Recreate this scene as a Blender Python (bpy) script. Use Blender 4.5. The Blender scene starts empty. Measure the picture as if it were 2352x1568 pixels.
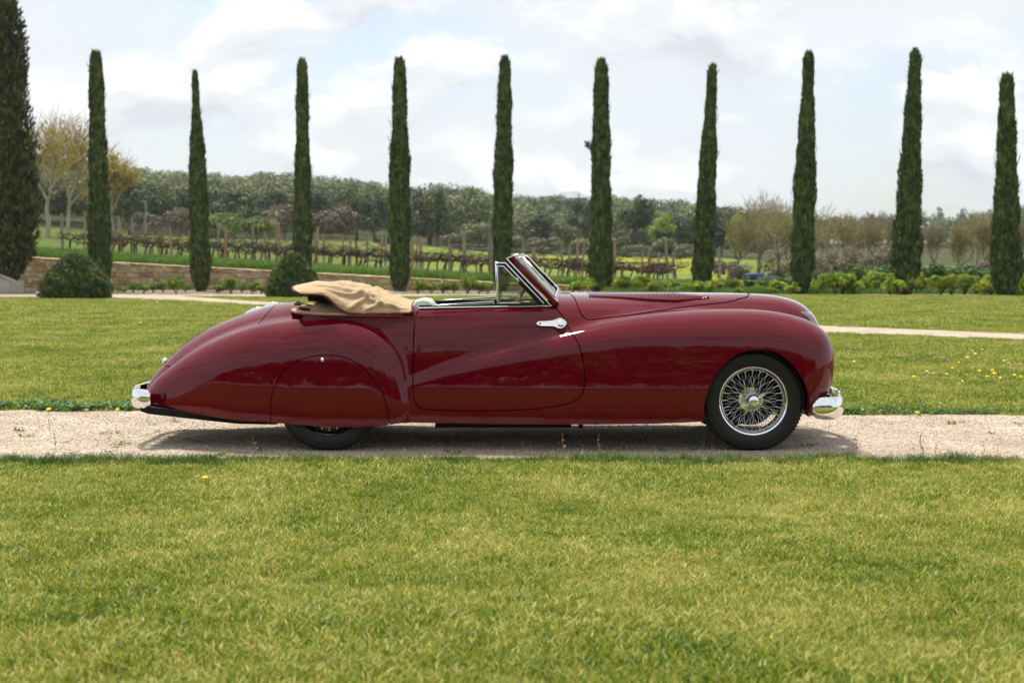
import bpy, bmesh, math, random
import numpy as np
from mathutils import Vector, Matrix

# ------------------------------------------------------------------ camera, world, sun, exposure
scene = bpy.context.scene
col = scene.collection
F_PX = 3267.0                      # 50 mm lens, in units of a 2352 px wide frame
CAM = np.array([0.0, -10.72, 1.335])
PITCH = math.atan(184.0 / F_PX)
cam_data = bpy.data.cameras.new('camera')
cam_data.lens = 50.0
cam_data.sensor_width = 36.0
cam_data.clip_start = 0.1
cam_data.clip_end = 20000.0
cam_data.dof.use_dof = True
cam_data.dof.focus_distance = 10.0
cam_data.dof.aperture_fstop = 3.2
cam = bpy.data.objects.new('camera', cam_data)
col.objects.link(cam)
cam.location = CAM
cam.rotation_euler = (math.pi / 2 - PITCH, 0, 0)
scene.camera = cam

SUN_EL, SUN_AZ = math.radians(66), math.radians(-33)   # azimuth from +Y towards +X
world = bpy.data.worlds.new('World')
scene.world = world
world.use_nodes = True
wn, wl = world.node_tree.nodes, world.node_tree.links
wn.clear()
w_out = wn.new('ShaderNodeOutputWorld')
sky = wn.new('ShaderNodeTexSky')
sky.sky_type = 'NISHITA'
sky.sun_disc = False
sky.sun_elevation = SUN_EL
sky.sun_rotation = SUN_AZ
sky.air_density = 1.0
sky.dust_density = 1.5
bg_sky = wn.new('ShaderNodeBackground'); bg_sky.inputs['Strength'].default_value = 0.11
wl.new(sky.outputs[0], bg_sky.inputs['Color'])
bg_cloud = wn.new('ShaderNodeBackground'); bg_cloud.inputs['Strength'].default_value = 0.72
wtc = wn.new('ShaderNodeTexCoord')

def wnode(kind, **kw):
    n = wn.new(kind)
    for k, v in kw.items():
        setattr(n, k, v)
    return n

def wmap(scale, loc):
    m = wn.new('ShaderNodeMapping')
    m.inputs['Scale'].default_value = scale
    m.inputs['Location'].default_value = loc
    wl.new(wtc.outputs['Generated'], m.inputs['Vector'])
    return m

def wnoise(mapping, scale, detail, rough, dist=0.0):
    n = wn.new('ShaderNodeTexNoise')
    n.inputs['Scale'].default_value = scale
    n.inputs['Detail'].default_value = detail
    n.inputs['Roughness'].default_value = rough
    n.inputs['Distortion'].default_value = dist
    wl.new(mapping.outputs[0], n.inputs['Vector'])
    return n

def wramp(src, stops):
    r = wn.new('ShaderNodeValToRGB')
    r.color_ramp.interpolation = 'EASE'
    el = r.color_ramp.elements
    while len(el) < len(stops):
        el.new(0.5)
    for e, (p, c) in zip(el, stops):
        e.position = p
        e.color = (c[0], c[1], c[2], 1) if not isinstance(c, float) else (c, c, c, 1)
    wl.new(src, r.inputs['Fac'])
    return r

# cumulus and thin layer cloud, the same all round the sky
CL1 = (0.30, 0.15, 0.20)
m1 = wmap((1, 1, 1.9), CL1)
n_cover = wnoise(m1, 7.0, 9, 0.56, 0.3)
m1s = wmap((1, 1, 1.9), (CL1[0] + 0.006, CL1[1], CL1[2] + 0.035))
n_cover_s = wnoise(m1s, 7.0, 5, 0.52, 0.3)
m2 = wmap((1, 1, 3.4), (0.4, 7.7, 0.3))
n_layer = wnoise(m2, 2.3, 6, 0.5, 0.4)
cover = wramp(n_cover.outputs['Fac'], [(0.40, 0.0), (0.56, 1.0)])
layer = wramp(n_layer.outputs['Fac'], [(0.30, 0.10), (0.60, 1.0)])
shade = wnode('ShaderNodeMath', operation='SUBTRACT')
wl.new(n_cover.outputs['Fac'], shade.inputs[0]); wl.new(n_cover_s.outputs['Fac'], shade.inputs[1])
shade2 = wnode('ShaderNodeMath', operation='MULTIPLY_ADD'); shade2.inputs[1].default_value = 3.8; shade2.inputs[2].default_value = 0.52
wl.new(shade.outputs[0], shade2.inputs[0])
ccol = wramp(shade2.outputs[0], [(0.12, (0.65, 0.68, 0.73)), (0.45, (0.83, 0.845, 0.87)), (0.80, (1.02, 1.02, 1.01))])
thin = wn.new('ShaderNodeRGB'); thin.outputs[0].default_value = (0.80, 0.84, 0.885, 1)
cmix = wnode('ShaderNodeMix', data_type='RGBA')
wl.new(cover.outputs['Color'], cmix.inputs['Factor'])
wl.new(thin.outputs[0], cmix.inputs['A']); wl.new(ccol.outputs['Color'], cmix.inputs['B'])
wl.new(cmix.outputs['Result'], bg_cloud.inputs['Color'])
fac = wnode('ShaderNodeMath', operation='MAXIMUM')
wl.new(cover.outputs['Color'], fac.inputs[0]); wl.new(layer.outputs['Color'], fac.inputs[1])
wmix = wn.new('ShaderNodeMixShader')
wl.new(fac.outputs[0], wmix.inputs['Fac'])
wl.new(bg_sky.outputs[0], wmix.inputs[1]); wl.new(bg_cloud.outputs[0], wmix.inputs[2])
wl.new(wmix.outputs[0], w_out.inputs['Surface'])

sun_data = bpy.data.lights.new('sun', 'SUN')
sun_data.energy = 3.6
sun_data.angle = math.radians(9)
sun_data.color = (1.0, 0.955, 0.88)
sun = bpy.data.objects.new('sun', sun_data)
col.objects.link(sun)
_sd = Vector((math.cos(SUN_EL) * math.sin(SUN_AZ), math.cos(SUN_EL) * math.cos(SUN_AZ), math.sin(SUN_EL)))
sun.rotation_euler = _sd.to_track_quat('Z', 'Y').to_euler()

vs = scene.view_settings
vs.view_transform = 'Standard'
vs.look = 'None'
vs.exposure = 0.66
vs.gamma = 1.0
vs.use_curve_mapping = False
scene.cycles.use_denoising = True
scene.cycles.max_bounces = 8
scene.cycles.transparent_max_bounces = 8
scene.cycles.sample_clamp_indirect = 6.0
scene.cycles.caustics_reflective = False
scene.cycles.caustics_refractive = False

# ------------------------------------------------------------------ small helpers
rng = np.random.default_rng(7)
R = random.Random(7)

def at(px, py, Y):
    """world point seen at pixel (px, py) of a 2352 x 1568 frame on the plane y = Y"""
    dx, dy = (px - 1176.0) / F_PX, (784.0 - py) / F_PX
    c, s = math.cos(PITCH), math.sin(PITCH)
    d = np.array([dx, c + dy * s, -s + dy * c])
    return CAM + d * ((Y - CAM[1]) / d[1])

def tag(o, label=None, cat=None, group=None, kind=None):
    if label: o['label'] = label
    if cat: o['category'] = cat
    if group: o['group'] = group
    if kind: o['kind'] = kind
    return o

def link(name, me, mat=None, parent=None):
    o = bpy.data.objects.new(name, me)
    col.objects.link(o)
    if mat is not None and me is not None and not me.materials:
        me.materials.append(mat)
    if parent is not None:
        o.parent = parent
    return o

def empty(name, loc=(0, 0, 0), rz=0.0):
    o = bpy.data.objects.new(name, None)
    o.empty_display_size = 0.2
    col.objects.link(o)
    o.location = loc
    o.rotation_euler = (0, 0, rz)
    return o

def mesh_from(name, verts, faces, smooth=True, normals=None):
    me = bpy.data.meshes.new(name)
    me.from_pydata([tuple(map(float, v)) for v in verts], [], [list(map(int, f)) for f in faces])
    me.update()
    if smooth:
        me.polygons.foreach_set('use_smooth', np.ones(len(me.polygons), dtype=bool))
    if normals is not None:
        me.normals_split_custom_set_from_vertices([tuple(map(float, n)) for n in normals])
    return me

def mesh_np(name, verts, quads, smooth=False, mat_index=None):
    """fast path: verts (n,3), quads (m,k) numpy arrays"""
    verts = np.asarray(verts, dtype=np.float32); quads = np.asarray(quads, dtype=np.int32)
    k = quads.shape[1]
    me = bpy.data.meshes.new(name)
    me.vertices.add(len(verts)); me.vertices.foreach_set('co', verts.ravel())
    me.loops.add(quads.size); me.loops.foreach_set('vertex_index', quads.ravel())
    me.polygons.add(len(quads))
    me.polygons.foreach_set('loop_start', np.arange(0, quads.size, k, dtype=np.int32))
    me.polygons.foreach_set('use_smooth', np.full(len(quads), smooth, dtype=bool))
    if mat_index is not None:
        me.polygons.foreach_set('material_index', np.asarray(mat_index, dtype=np.int32))
    me.update(calc_edges=True)
    return me

class MB:
    """collects simple solids into one mesh"""
    def __init__(self):
        self.v, self.f = [], []
    def add(self, verts, faces):
        b = len(self.v)
        self.v += [tuple(map(float, p)) for p in verts]
        self.f += [[i + b for i in f] for f in faces]
        return self
    def box(self, c, size, rot=None):
        hx, hy, hz = [s / 2 for s in size]
        vs_ = [Vector((x, y, z)) for x in (-hx, hx) for y in (-hy, hy) for z in (-hz, hz)]
        if rot is not None: vs_ = [rot @ v for v in vs_]
        return self.add([v + Vector(c) for v in vs_], [(0, 1, 3, 2), (4, 6, 7, 5), (0, 4, 5, 1), (2, 3, 7, 6), (0, 2, 6, 4), (1, 5, 7, 3)])
    def tube(self, pts, rad, n=8, cap=True):
        pts = [Vector(p) for p in pts]
        if not hasattr(rad, '__len__'): rad = [rad] * len(pts)
        rings = []
        prev = None
        for i, p in enumerate(pts):
            t = (pts[min(i + 1, len(pts) - 1)] - pts[max(i - 1, 0)]).normalized()
            if prev is None:
                a = Vector((0, 0, 1)) if abs(t.z) < 0.9 else Vector((1, 0, 0))
                u = t.cross(a).normalized()
            else:
                u = (prev - t * prev.dot(t)).normalized()
            prev = u
            w = t.cross(u)
            rings.append([p + (u * math.cos(k * 2 * math.pi / n) + w * math.sin(k * 2 * math.pi / n)) * rad[i] for k in range(n)])
        vs_ = [q for r in rings for q in r]
        fs = []
        for i in range(len(pts) - 1):
            for k in range(n):
                fs.append((i * n + k, i * n + (k + 1) % n, (i + 1) * n + (k + 1) % n, (i + 1) * n + k))
        if cap:
            fs.append(tuple(reversed(range(n)))); fs.append(tuple(range((len(pts) - 1) * n, len(pts) * n)))
        return self.add(vs_, fs)
    def lathe(self, prof, n=48, axis='Y', c=(0, 0, 0), closed=False):
        """prof: (radius, axial) pairs"""
        vs_, fs = [], []
        m = len(prof)
        for k in range(n):
            a = 2 * math.pi * k / n
            for r, h in prof:
                if axis == 'Y': p = (r * math.cos(a), h, r * math.sin(a))
                else: p = (r * math.cos(a), r * math.sin(a), h)
                vs_.append((p[0] + c[0], p[1] + c[1], p[2] + c[2]))
        for k in range(n):
            for j in range(m if closed else m - 1):
                j2 = (j + 1) % m; k2 = (k + 1) % n
                q = (k * m + j, k * m + j2, k2 * m + j2, k2 * m + j)
                fs.append(q if axis == 'Z' else tuple(reversed(q)))
        return self.add(vs_, fs)
    def prism(self, poly, y0, y1):
        """polygon in (x, z) extruded from y0 to y1"""
        n = len(poly)
        vs_ = [(p[0], y0, p[1]) for p in poly] + [(p[0], y1, p[1]) for p in poly]
        fs = [tuple(range(n)), tuple(reversed(range(n, 2 * n)))] + [(i, i + n, (i + 1) % n + n, (i + 1) % n) for i in range(n)]
        return self.add(vs_, fs)
    def build(self, name, mat, parent=None, smooth=False, bevel=0.0, recalc=True, auto=None):
        me = bpy.data.meshes.new(name)
        me.from_pydata(self.v, [], self.f)
        if recalc or bevel:
            bm = bmesh.new(); bm.from_mesh(me)
            if bevel:
                bmesh.ops.bevel(bm, geom=bm.edges[:], offset=bevel, segments=2, affect='EDGES', profile=0.5)
            bmesh.ops.recalc_face_normals(bm, faces=bm.faces[:])
            bm.to_mesh(me); bm.free()
        me.polygons.foreach_set('use_smooth', np.full(len(me.polygons), smooth or auto is not None, dtype=bool))
        if auto is not None:
            me.set_sharp_from_angle(angle=math.radians(auto))
        me.update()
        return link(name, me, mat, parent)

# ------------------------------------------------------------------ materials
MATS = {}
def principled(name, base, rough=0.5, metal=0.0, coat=0.0, coat_rough=0.03, spec=0.5, ior=1.45, **kw):
    m = bpy.data.materials.new(name)
    m.use_nodes = True
    b = m.node_tree.nodes['Principled BSDF']
    b.inputs['Base Color'].default_value = (*base, 1)
    b.inputs['Roughness'].default_value = rough
    b.inputs['Metallic'].default_value = metal
    b.inputs['IOR'].default_value = ior
    b.inputs['Specular IOR Level'].default_value = spec
    b.inputs['Coat Weight'].default_value = coat
    b.inputs['Coat Roughness'].default_value = coat_rough
    MATS[name] = m
    return m

def nodes_of(m):
    return m.node_tree.nodes, m.node_tree.links, m.node_tree.nodes['Principled BSDF']

def add_noise_color(m, stops, scale=5.0, detail=6, rough=0.6, coord='Object', stretch=(1, 1, 1), bump=0.0, bump_scale=None, bump_dist=0.01):
    n, l, b = nodes_of(m)
    tc = n.new('ShaderNodeTexCoord')
    mp = n.new('ShaderNodeMapping'); mp.inputs['Scale'].default_value = stretch
    if coord == 'World':
        geo = n.new('ShaderNodeNewGeometry'); l.new(geo.outputs['Position'], mp.inputs['Vector'])
    else:
        l.new(tc.outputs[coord], mp.inputs['Vector'])
    t = n.new('ShaderNodeTexNoise')
    t.inputs['Scale'].default_value = scale; t.inputs['Detail'].default_value = detail; t.inputs['Roughness'].default_value = rough
    l.new(mp.outputs[0], t.inputs['Vector'])
    r = n.new('ShaderNodeValToRGB')
    el = r.color_ramp.elements
    while len(el) < len(stops): el.new(0.5)
    for e, (p, c) in zip(el, stops):
        e.position = p; e.color = (*c, 1)
    l.new(t.outputs['Fac'], r.inputs['Fac'])
    l.new(r.outputs['Color'], b.inputs['Base Color'])
    if bump:
        t2 = n.new('ShaderNodeTexNoise')
        t2.inputs['Scale'].default_value = bump_scale or scale * 3; t2.inputs['Detail'].default_value = 5
        l.new(mp.outputs[0], t2.inputs['Vector'])
        bp = n.new('ShaderNodeBump'); bp.inputs['Strength'].default_value = bump; bp.inputs['Distance'].default_value = bump_dist
        l.new(t2.outputs['Fac'], bp.inputs['Height']); l.new(bp.outputs[0], b.inputs['Normal'])
    return m

def leaf_mat(name, stops, trans=0.35, rand='instance', noise_scale=1.5, rough=0.6, spec=0.25, vary=1.0):
    """two-sided leaf: diffuse + translucent + a weak gloss; colour varies leaf by leaf and in patches"""
    m = bpy.data.materials.new(name)
    m.use_nodes = True
    n, l = m.node_tree.nodes, m.node_tree.links
    b = n['Principled BSDF']; out = n['Material Output']
    b.inputs['Roughness'].default_value = rough; b.inputs['Specular IOR Level'].default_value = spec
    geo = n.new('ShaderNodeNewGeometry')
    t = n.new('ShaderNodeTexNoise'); t.inputs['Scale'].default_value = noise_scale; t.inputs['Detail'].default_value = 4
    l.new(geo.outputs['Position'], t.inputs['Vector'])
    add = n.new('ShaderNodeMath'); add.operation = 'MULTIPLY_ADD'
    l.new(geo.outputs['Random Per Island'], add.inputs[0]); add.inputs[1].default_value = 0.55
    mul = n.new('ShaderNodeMath'); mul.operation = 'MULTIPLY_ADD'; mul.inputs[1].default_value = 1.1 * vary; mul.inputs[2].default_value = 0.23 - 0.55 * vary
    l.new(t.outputs['Fac'], mul.inputs[0]); l.new(mul.outputs[0], add.inputs[2])
    r = n.new('ShaderNodeValToRGB'); el = r.color_ramp.elements
    while len(el) < len(stops): el.new(0.5)
    for e, (p, c) in zip(el, stops):
        e.position = p; e.color = (*c, 1)
    l.new(add.outputs[0], r.inputs['Fac'])
    l.new(r.outputs['Color'], b.inputs['Base Color'])
    tr = n.new('ShaderNodeBsdfTranslucent'); l.new(r.outputs['Color'], tr.inputs['Color'])
    mx = n.new('ShaderNodeMixShader'); mx.inputs['Fac'].default_value = trans
    l.new(b.outputs[0], mx.inputs[1]); l.new(tr.outputs[0], mx.inputs[2]); l.new(mx.outputs[0], out.inputs['Surface'])
    MATS[name] = m
    return m

PAINT = principled('maroon_paint', (0.112, 0.0003, 0.0060), rough=0.5, coat=0.95, coat_rough=0.012, spec=0.0)
PAINT.node_tree.nodes['Principled BSDF'].inputs['Coat IOR'].default_value = 1.42
CHROME = principled('chrome', (0.83, 0.84, 0.85), rough=0.045, metal=1.0)
BLACK = principled('matte_black', (0.010, 0.010, 0.011), rough=0.7, spec=0.2)
GAP = principled('shut_gap_black', (0.004, 0.004, 0.004), rough=0.9, spec=0.05)
RUBBER = principled('tyre_rubber', (0.014, 0.0142, 0.015), rough=0.48, spec=0.4)
add_noise_color(RUBBER, [(0.3, (0.008, 0.0082, 0.009)), (0.75, (0.016, 0.0155, 0.015))], scale=6, coord='Object', bump=0.15, bump_scale=180, bump_dist=0.001)
CANVAS = principled('beige_canvas', (0.45, 0.33, 0.2), rough=0.9, spec=0.15)
add_noise_color(CANVAS, [(0.3, (0.40, 0.285, 0.165)), (0.7, (0.49, 0.365, 0.22))], scale=14, coord='Object', bump=0.25, bump_scale=420, bump_dist=0.0015)
PIPING = principled('maroon_piping', (0.15, 0.012, 0.025), rough=0.55)
LEATHER = principled('cream_leather', (0.62, 0.60, 0.52), rough=0.45)
INTERIOR = principled('maroon_leather', (0.12, 0.012, 0.02), rough=0.5)
GLASS = principled('clear_glass', (0.93, 0.96, 0.95), rough=0.0, ior=1.45)
def _thin_glass(m):
    n, l, b = nodes_of(m)
    out = n['Material Output']
    g = n.new('ShaderNodeBsdfGlossy'); g.inputs['Roughness'].default_value = 0.0; g.inputs['Color'].default_value = (1, 1, 1, 1)
    t = n.new('ShaderNodeBsdfTransparent'); t.inputs['Color'].default_value = (0.86, 0.90, 0.885, 1)
    fr = n.new('ShaderNodeFresnel'); fr.inputs['IOR'].default_value = 1.55
    mx = n.new('ShaderNodeMixShader')
    l.new(fr.outputs[0], mx.inputs['Fac']); l.new(t.outputs[0], mx.inputs[1]); l.new(g.outputs[0], mx.inputs[2])
    l.new(mx.outputs[0], out.inputs['Surface'])
_thin_glass(GLASS)
STEERING = principled('steering_rim_brown', (0.30, 0.10, 0.085), rough=0.35, coat=0.4)
# ------------------------------------------------------------------ the car: body surface as one smooth field
def dense(pts, n=700):
    """Catmull-Rom through the traced points"""
    p = np.asarray(pts, float)
    p = np.vstack([2 * p[0] - p[1], p, 2 * p[-1] - p[-2]])
    seg = np.sqrt(((p[2:-1] - p[1:-2]) ** 2).sum(1)); out = []
    tot = seg.sum()
    for i in range(len(p) - 3):
        m = max(3, int(n * seg[i] / tot))
        t = np.linspace(0, 1, m, endpoint=False)[:, None]
        a, b, c, d = p[i], p[i + 1], p[i + 2], p[i + 3]
        out.append(0.5 * (2 * b + (c - a) * t + (2 * a - 5 * b + 4 * c - d) * t ** 2 + (3 * b - a - 3 * c + d) * t ** 3))
    out.append(p[-2][None])
    return np.vstack(out)

def trace(pix, s):
    """pixel outline -> (x, z) on the plane |y| = s of the near side"""
    if not hasattr(s, '__len__'): s = [s] * len(pix)
    return np.array([at(a, b, -q)[[0, 2]] for (a, b), q in zip(pix, s)])

GX0, GX1, GZ0, GZ1, GH = -2.95, 2.75, -0.15, 1.60, 0.006
_gx = np.arange(GX0, GX1 + GH, GH); _gz = np.arange(GZ0, GZ1 + GH, GH)
_GXX, _GZZ = np.meshgrid(_gx, _gz, indexing='ij')

def inside_poly(poly, X, Z):
    r = np.zeros(X.shape, bool)
    n = len(poly)
    for i in range(n):
        x0, z0 = poly[i]; x1, z1 = poly[(i + 1) % n]
        if z0 == z1: continue
        c = ((z0 > Z) != (z1 > Z)) & (X < (x1 - x0) * (Z - z0) / (z1 - z0) + x0)
        r ^= c
    return r

def gauss(a, sig):
    k = int(3 * sig) + 1
    w = np.exp(-0.5 * (np.arange(-k, k + 1) / sig) ** 2); w /= w.sum()
    for ax in (0, 1):
        pad = [(0, 0), (0, 0)]; pad[ax] = (k, k)
        b = np.pad(a, pad, mode='edge')
        o = np.zeros_like(a)
        for i, wi in enumerate(w):
            sl = [slice(None), slice(None)]; sl[ax] = slice(i, i + a.shape[ax])
            o += wi * b[tuple(sl)]
        a = o
    return a

def sdf_grid(curve, closing=None, blur=2.0, sub=2):
    """signed distance to an open curve (positive inside the curve closed by `closing`)"""
    X, Z = _GXX[::sub, ::sub], _GZZ[::sub, ::sub]
    best = np.full(X.shape, 1e9)
    c = np.asarray(curve)
    step = max(1, len(c) // 260)
    idx = list(range(0, len(c), step))
    if idx[-1] != len(c) - 1: idx.append(len(c) - 1)
    c2 = c[idx]
    if closing is None: c2 = np.vstack([c2, c2[:1]])
    for (x0, z0), (x1, z1) in zip(c2[:-1], c2[1:]):
        dx, dz = x1 - x0, z1 - z0
        L = dx * dx + dz * dz
        if L < 1e-12: continue
        t = np.clip(((X - x0) * dx + (Z - z0) * dz) / L, 0, 1)
        d = (X - x0 - t * dx) ** 2 + (Z - z0 - t * dz) ** 2
        np.minimum(best, d, out=best)
    poly = np.vstack([c, closing]) if closing is not None else c
    ins = inside_poly(poly, X, Z)
    d = np.sqrt(best); d[~ins] *= -1
    if blur: d = gauss(d, blur)
    return (d, GH * sub)

def samp(grid, x, z):
    d, h = grid
    fx = np.clip((np.asarray(x) - GX0) / h, 0, d.shape[0] - 1.001); fz = np.clip((np.asarray(z) - GZ0) / h, 0, d.shape[1] - 1.001)
    i, j = fx.astype(int), fz.astype(int); u, v = fx - i, fz - j
    return (d[i, j] * (1 - u) * (1 - v) + d[i + 1, j] * u * (1 - v) + d[i, j + 1] * (1 - u) * v + d[i + 1, j + 1] * u * v)

def lut(xs, ys, sig=0.07):
    X = np.linspace(-3.2, 3.2, 1281); Y = np.interp(X, xs, ys)
    k = int(3 * sig / 0.005); w = np.exp(-0.5 * (np.arange(-k, k + 1) * 0.005 / sig) ** 2); w /= w.sum()
    Y = np.convolve(np.pad(Y, k, mode='edge'), w, mode='valid')
    return lambda q: np.interp(q, X, Y)

px2x = lambda px, s: at(px, 850, -s)[0]
# traced outlines
HULL_PIX = [(330, 960), (334, 900), (350, 868), (366, 848), (384, 829), (418, 795), (466, 761), (514, 738), (562, 719.5), (613, 704), (664, 694), (760, 686),
            (900, 680), (1050, 676), (1180, 674), (1260, 673.5), (1310, 674), (1420, 673.5), (1560, 673.5), (1680, 674.5), (1740, 676.5), (1786, 681), (1824, 690.5), (1848, 703),
            (1866, 723), (1876, 743), (1885, 775), (1890, 820), (1890, 880), (1880, 960)]
hull_curve = dense(trace(HULL_PIX, 0.0))
G_HULL = sdf_grid(hull_curve, closing=np.array([[2.2, -1.0], [-2.6, -1.0]]), blur=3)
FF_PIX = [(840, 905), (900, 884), (958, 861), (1021, 836), (1110, 807), (1200, 781), (1270, 763), (1320, 750.5), (1372, 738.5), (1459, 724.5), (1546, 715.5), (1633, 711), (1720, 710.5),
          (1778, 715), (1821, 723), (1850, 731.5), (1876, 743), (1900, 761.5), (1911, 781), (1918, 807), (1919.5, 832), (1917, 859), (1911, 885), (1903, 905), (1894, 922), (1880, 945), (1866, 972), (1850, 1010)]
ff_curve = dense(trace(FF_PIX, 0.64))
G_FF = sdf_grid(ff_curve, closing=np.array([[2.0, -1.0], [-1.6, -1.0]]), blur=3)
RF_PIX = [(300, 925), (312, 905), (331, 879), (358, 857), (388, 834), (424, 810), (484, 780), (544, 758), (592, 745), (634, 738), (691, 731), (739, 729), (784, 731), (823, 738.5), (859, 753.5),
          (889, 775), (916, 803), (931, 836), (938, 870), (943, 905), (948, 945), (951, 1010)]
rf_curve = dense(trace(RF_PIX, 0.70))
G_RF = sdf_grid(rf_curve, closing=np.array([[-0.65, -1.0], [-2.7, -1.0]]), blur=3)

h_w = lut([-2.6, -2.45, -2.2, -1.7, -1.2, -0.7, -0.2, 0.25, 0.5, 0.9, 1.4, 1.9, 2.2], [0.26, 0.34, 0.45, 0.60, 0.70, 0.762, 0.785, 0.785, 0.755, 0.65, 0.515, 0.375, 0.29])
h_R = lut([-2.6, -2.0, -1.2, -0.6, 0.4, 1.0, 1.6, 2.0, 2.3], [0.34, 0.42, 0.48, 0.52, 0.52, 0.48, 0.42, 0.34, 0.30])
h_n = lut([-2.6, -2.0, -1.4, -0.7, 0.3, 0.55, 1.0, 1.6, 2.2], [2.2, 2.4, 3.0, 4.4, 4.6, 3.9, 3.1, 2.7, 2.4])
_fx = [px2x(p, .8) for p in (900, 958, 1100, 1250, 1400, 1560, 1731, 1850, 1919)]
f_out = lut(_fx, [0.770, 0.790, 0.838, 0.872, 0.890, 0.894, 0.890, 0.872, 0.845])
f_yc = lut(_fx, [0.752, 0.752, 0.742, 0.715, 0.675, 0.62, 0.60, 0.59, 0.58])
f_R = lut(_fx, [0.05, 0.06, 0.11, 0.155, 0.195, 0.23, 0.255, 0.26, 0.26])
f_k = lut(_fx, [0.02, 0.02, 0.03, 0.042, 0.06, 0.08, 0.10, 0.09, 0.06])
_rx = [-2.6, -2.4, -2.0, -1.6, -1.25, -0.95, -0.75]
r_out = lut(_rx, [0.52, 0.60, 0.755, 0.85, 0.88, 0.876, 0.866])
r_yc = lut(_rx, [0.36, 0.41, 0.51, 0.59, 0.65, 0.715, 0.732])
r_R = lut(_rx, [0.22, 0.25, 0.29, 0.31, 0.31, 0.27, 0.23])
r_k = lut(_rx, [0.09, 0.09, 0.08, 0.06, 0.045, 0.035, 0.03])

def vol(x, s, z, grid, yc, B, Rr, n):
    d = samp(grid, x, z)
    q = np.maximum(Rr - d, 0) / Rr
    p = np.abs(s - yc) / B
    q = np.maximum(q, 1e-4); p = np.maximum(p, 1e-4)
    S = p ** n + q ** n
    f = S ** (1 / n)
    m = S ** (1 / n - 1)
    g = np.sqrt((p ** (n - 1) * m / B) ** 2 + (q ** (n - 1) * m / Rr) ** 2)
    return (f - 1) / np.maximum(g, 0.6)

def smin(a, b, k):
    h = np.maximum(k - np.abs(a - b), 0) / k
    return np.minimum(a, b) - h * h * k * 0.25

def FIELD(x, s, z):
    s = np.abs(s)
    s = s + 0.028 * np.clip((0.38 - z) / 0.2, 0, 1.5) ** 2 + 0.13 * np.clip(z - 0.29, 0, 1) ** 2
    a = vol(x, s, z, G_HULL, 0.0, h_w(x), h_R(x), h_n(x))
    yc = f_yc(x); b = vol(x, s, z, G_FF, yc, np.maximum(f_out(x) - yc, 0.012), f_R(x), 2.15)
    yc = r_yc(x); c = vol(x, s, z, G_RF, yc, np.maximum(r_out(x) - yc, 0.05), r_R(x), 2.25)
    return smin(smin(a, b, f_k(x)), c, r_k(x))

def surface_nets(h=0.0155):
    xs = np.arange(-2.72, 2.50, h); ss = np.arange(-0.03, 0.93, h); zs = np.arange(0.05, 1.16, h)
    X, S, Z = np.meshgrid(xs, ss, zs, indexing='ij')
    V = FIELD(X, S, Z)
    I = V < 0
    nx, ns, nz = V.shape
    cnt = np.zeros((nx - 1, ns - 1, nz - 1), np.int32); acc = np.zeros((nx - 1, ns - 1, nz - 1, 3))
    def c8(a, i, j, k): return a[i:nx - 1 + i, j:ns - 1 + j, k:nz - 1 + k]
    corners = [(i, j, k) for i in (0, 1) for j in (0, 1) for k in (0, 1)]
    for A in corners:
        for ax in range(3):
            if A[ax]: continue
            Bc = list(A); Bc[ax] = 1
            va, vb = c8(V, *A), c8(V, *Bc)
            cr = (va < 0) != (vb < 0)
            t = np.where(cr, va / np.where(cr, va - vb, 1), 0)
            cnt += cr
            for q in range(3):
                base = A[q]
                acc[..., q] += np.where(cr, base + (t if q == ax else 0), 0)
    mask = cnt > 0
    idx = np.full(mask.shape, -1, np.int64); idx[mask] = np.arange(mask.sum())
    ijk = np.argwhere(mask)
    P = (ijk + acc[mask] / cnt[mask][:, None]) * h + np.array([xs[0], ss[0], zs[0]])
    quads = []
    for ax in range(3):
        o = [a for a in range(3) if a != ax]
        sl0 = [slice(None)] * 3; sl1 = [slice(None)] * 3
        sl0[ax] = slice(0, -1); sl1[ax] = slice(1, None)
        i0, i1 = I[tuple(sl0)], I[tuple(sl1)]
        ch = np.argwhere(i0 != i1)
        u, v = o
        ok = (ch[:, u] > 0) & (ch[:, v] > 0) & (ch[:, u] < V.shape[u] - 1) & (ch[:, v] < V.shape[v] - 1)
        ch = ch[ok]
        def cell(du, dv):
            c = ch.copy(); c[:, u] -= du; c[:, v] -= dv
            return idx[c[:, 0], c[:, 1], c[:, 2]]
        q = np.stack([cell(1, 1), cell(0, 1), cell(0, 0), cell(1, 0)], 1)
        fl = i0[ch[:, 0], ch[:, 1], ch[:, 2]]
        if ax == 1: fl = ~fl
        q[~fl] = q[~fl][:, ::-1]
        quads.append(q)
    Q = np.vstack(quads)
    Q = Q[(Q >= 0).all(1)]
    def grad(P, e):
        g = np.zeros_like(P)
        for a in range(3):
            d = np.zeros(3); d[a] = e
            g[:, a] = FIELD(*(P + d).T) - FIELD(*(P - d).T)
        return g / (2 * e)
    for _ in range(4):
        f = FIELD(*P.T); g = grad(P, 0.004)
        P -= np.clip(f / np.maximum((g * g).sum(1), 0.05), -0.01, 0.01)[:, None] * g
    N = grad(P, 0.011)
    N /= np.maximum(np.linalg.norm(N, axis=1), 1e-9)[:, None]
    return P, N, Q

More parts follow.
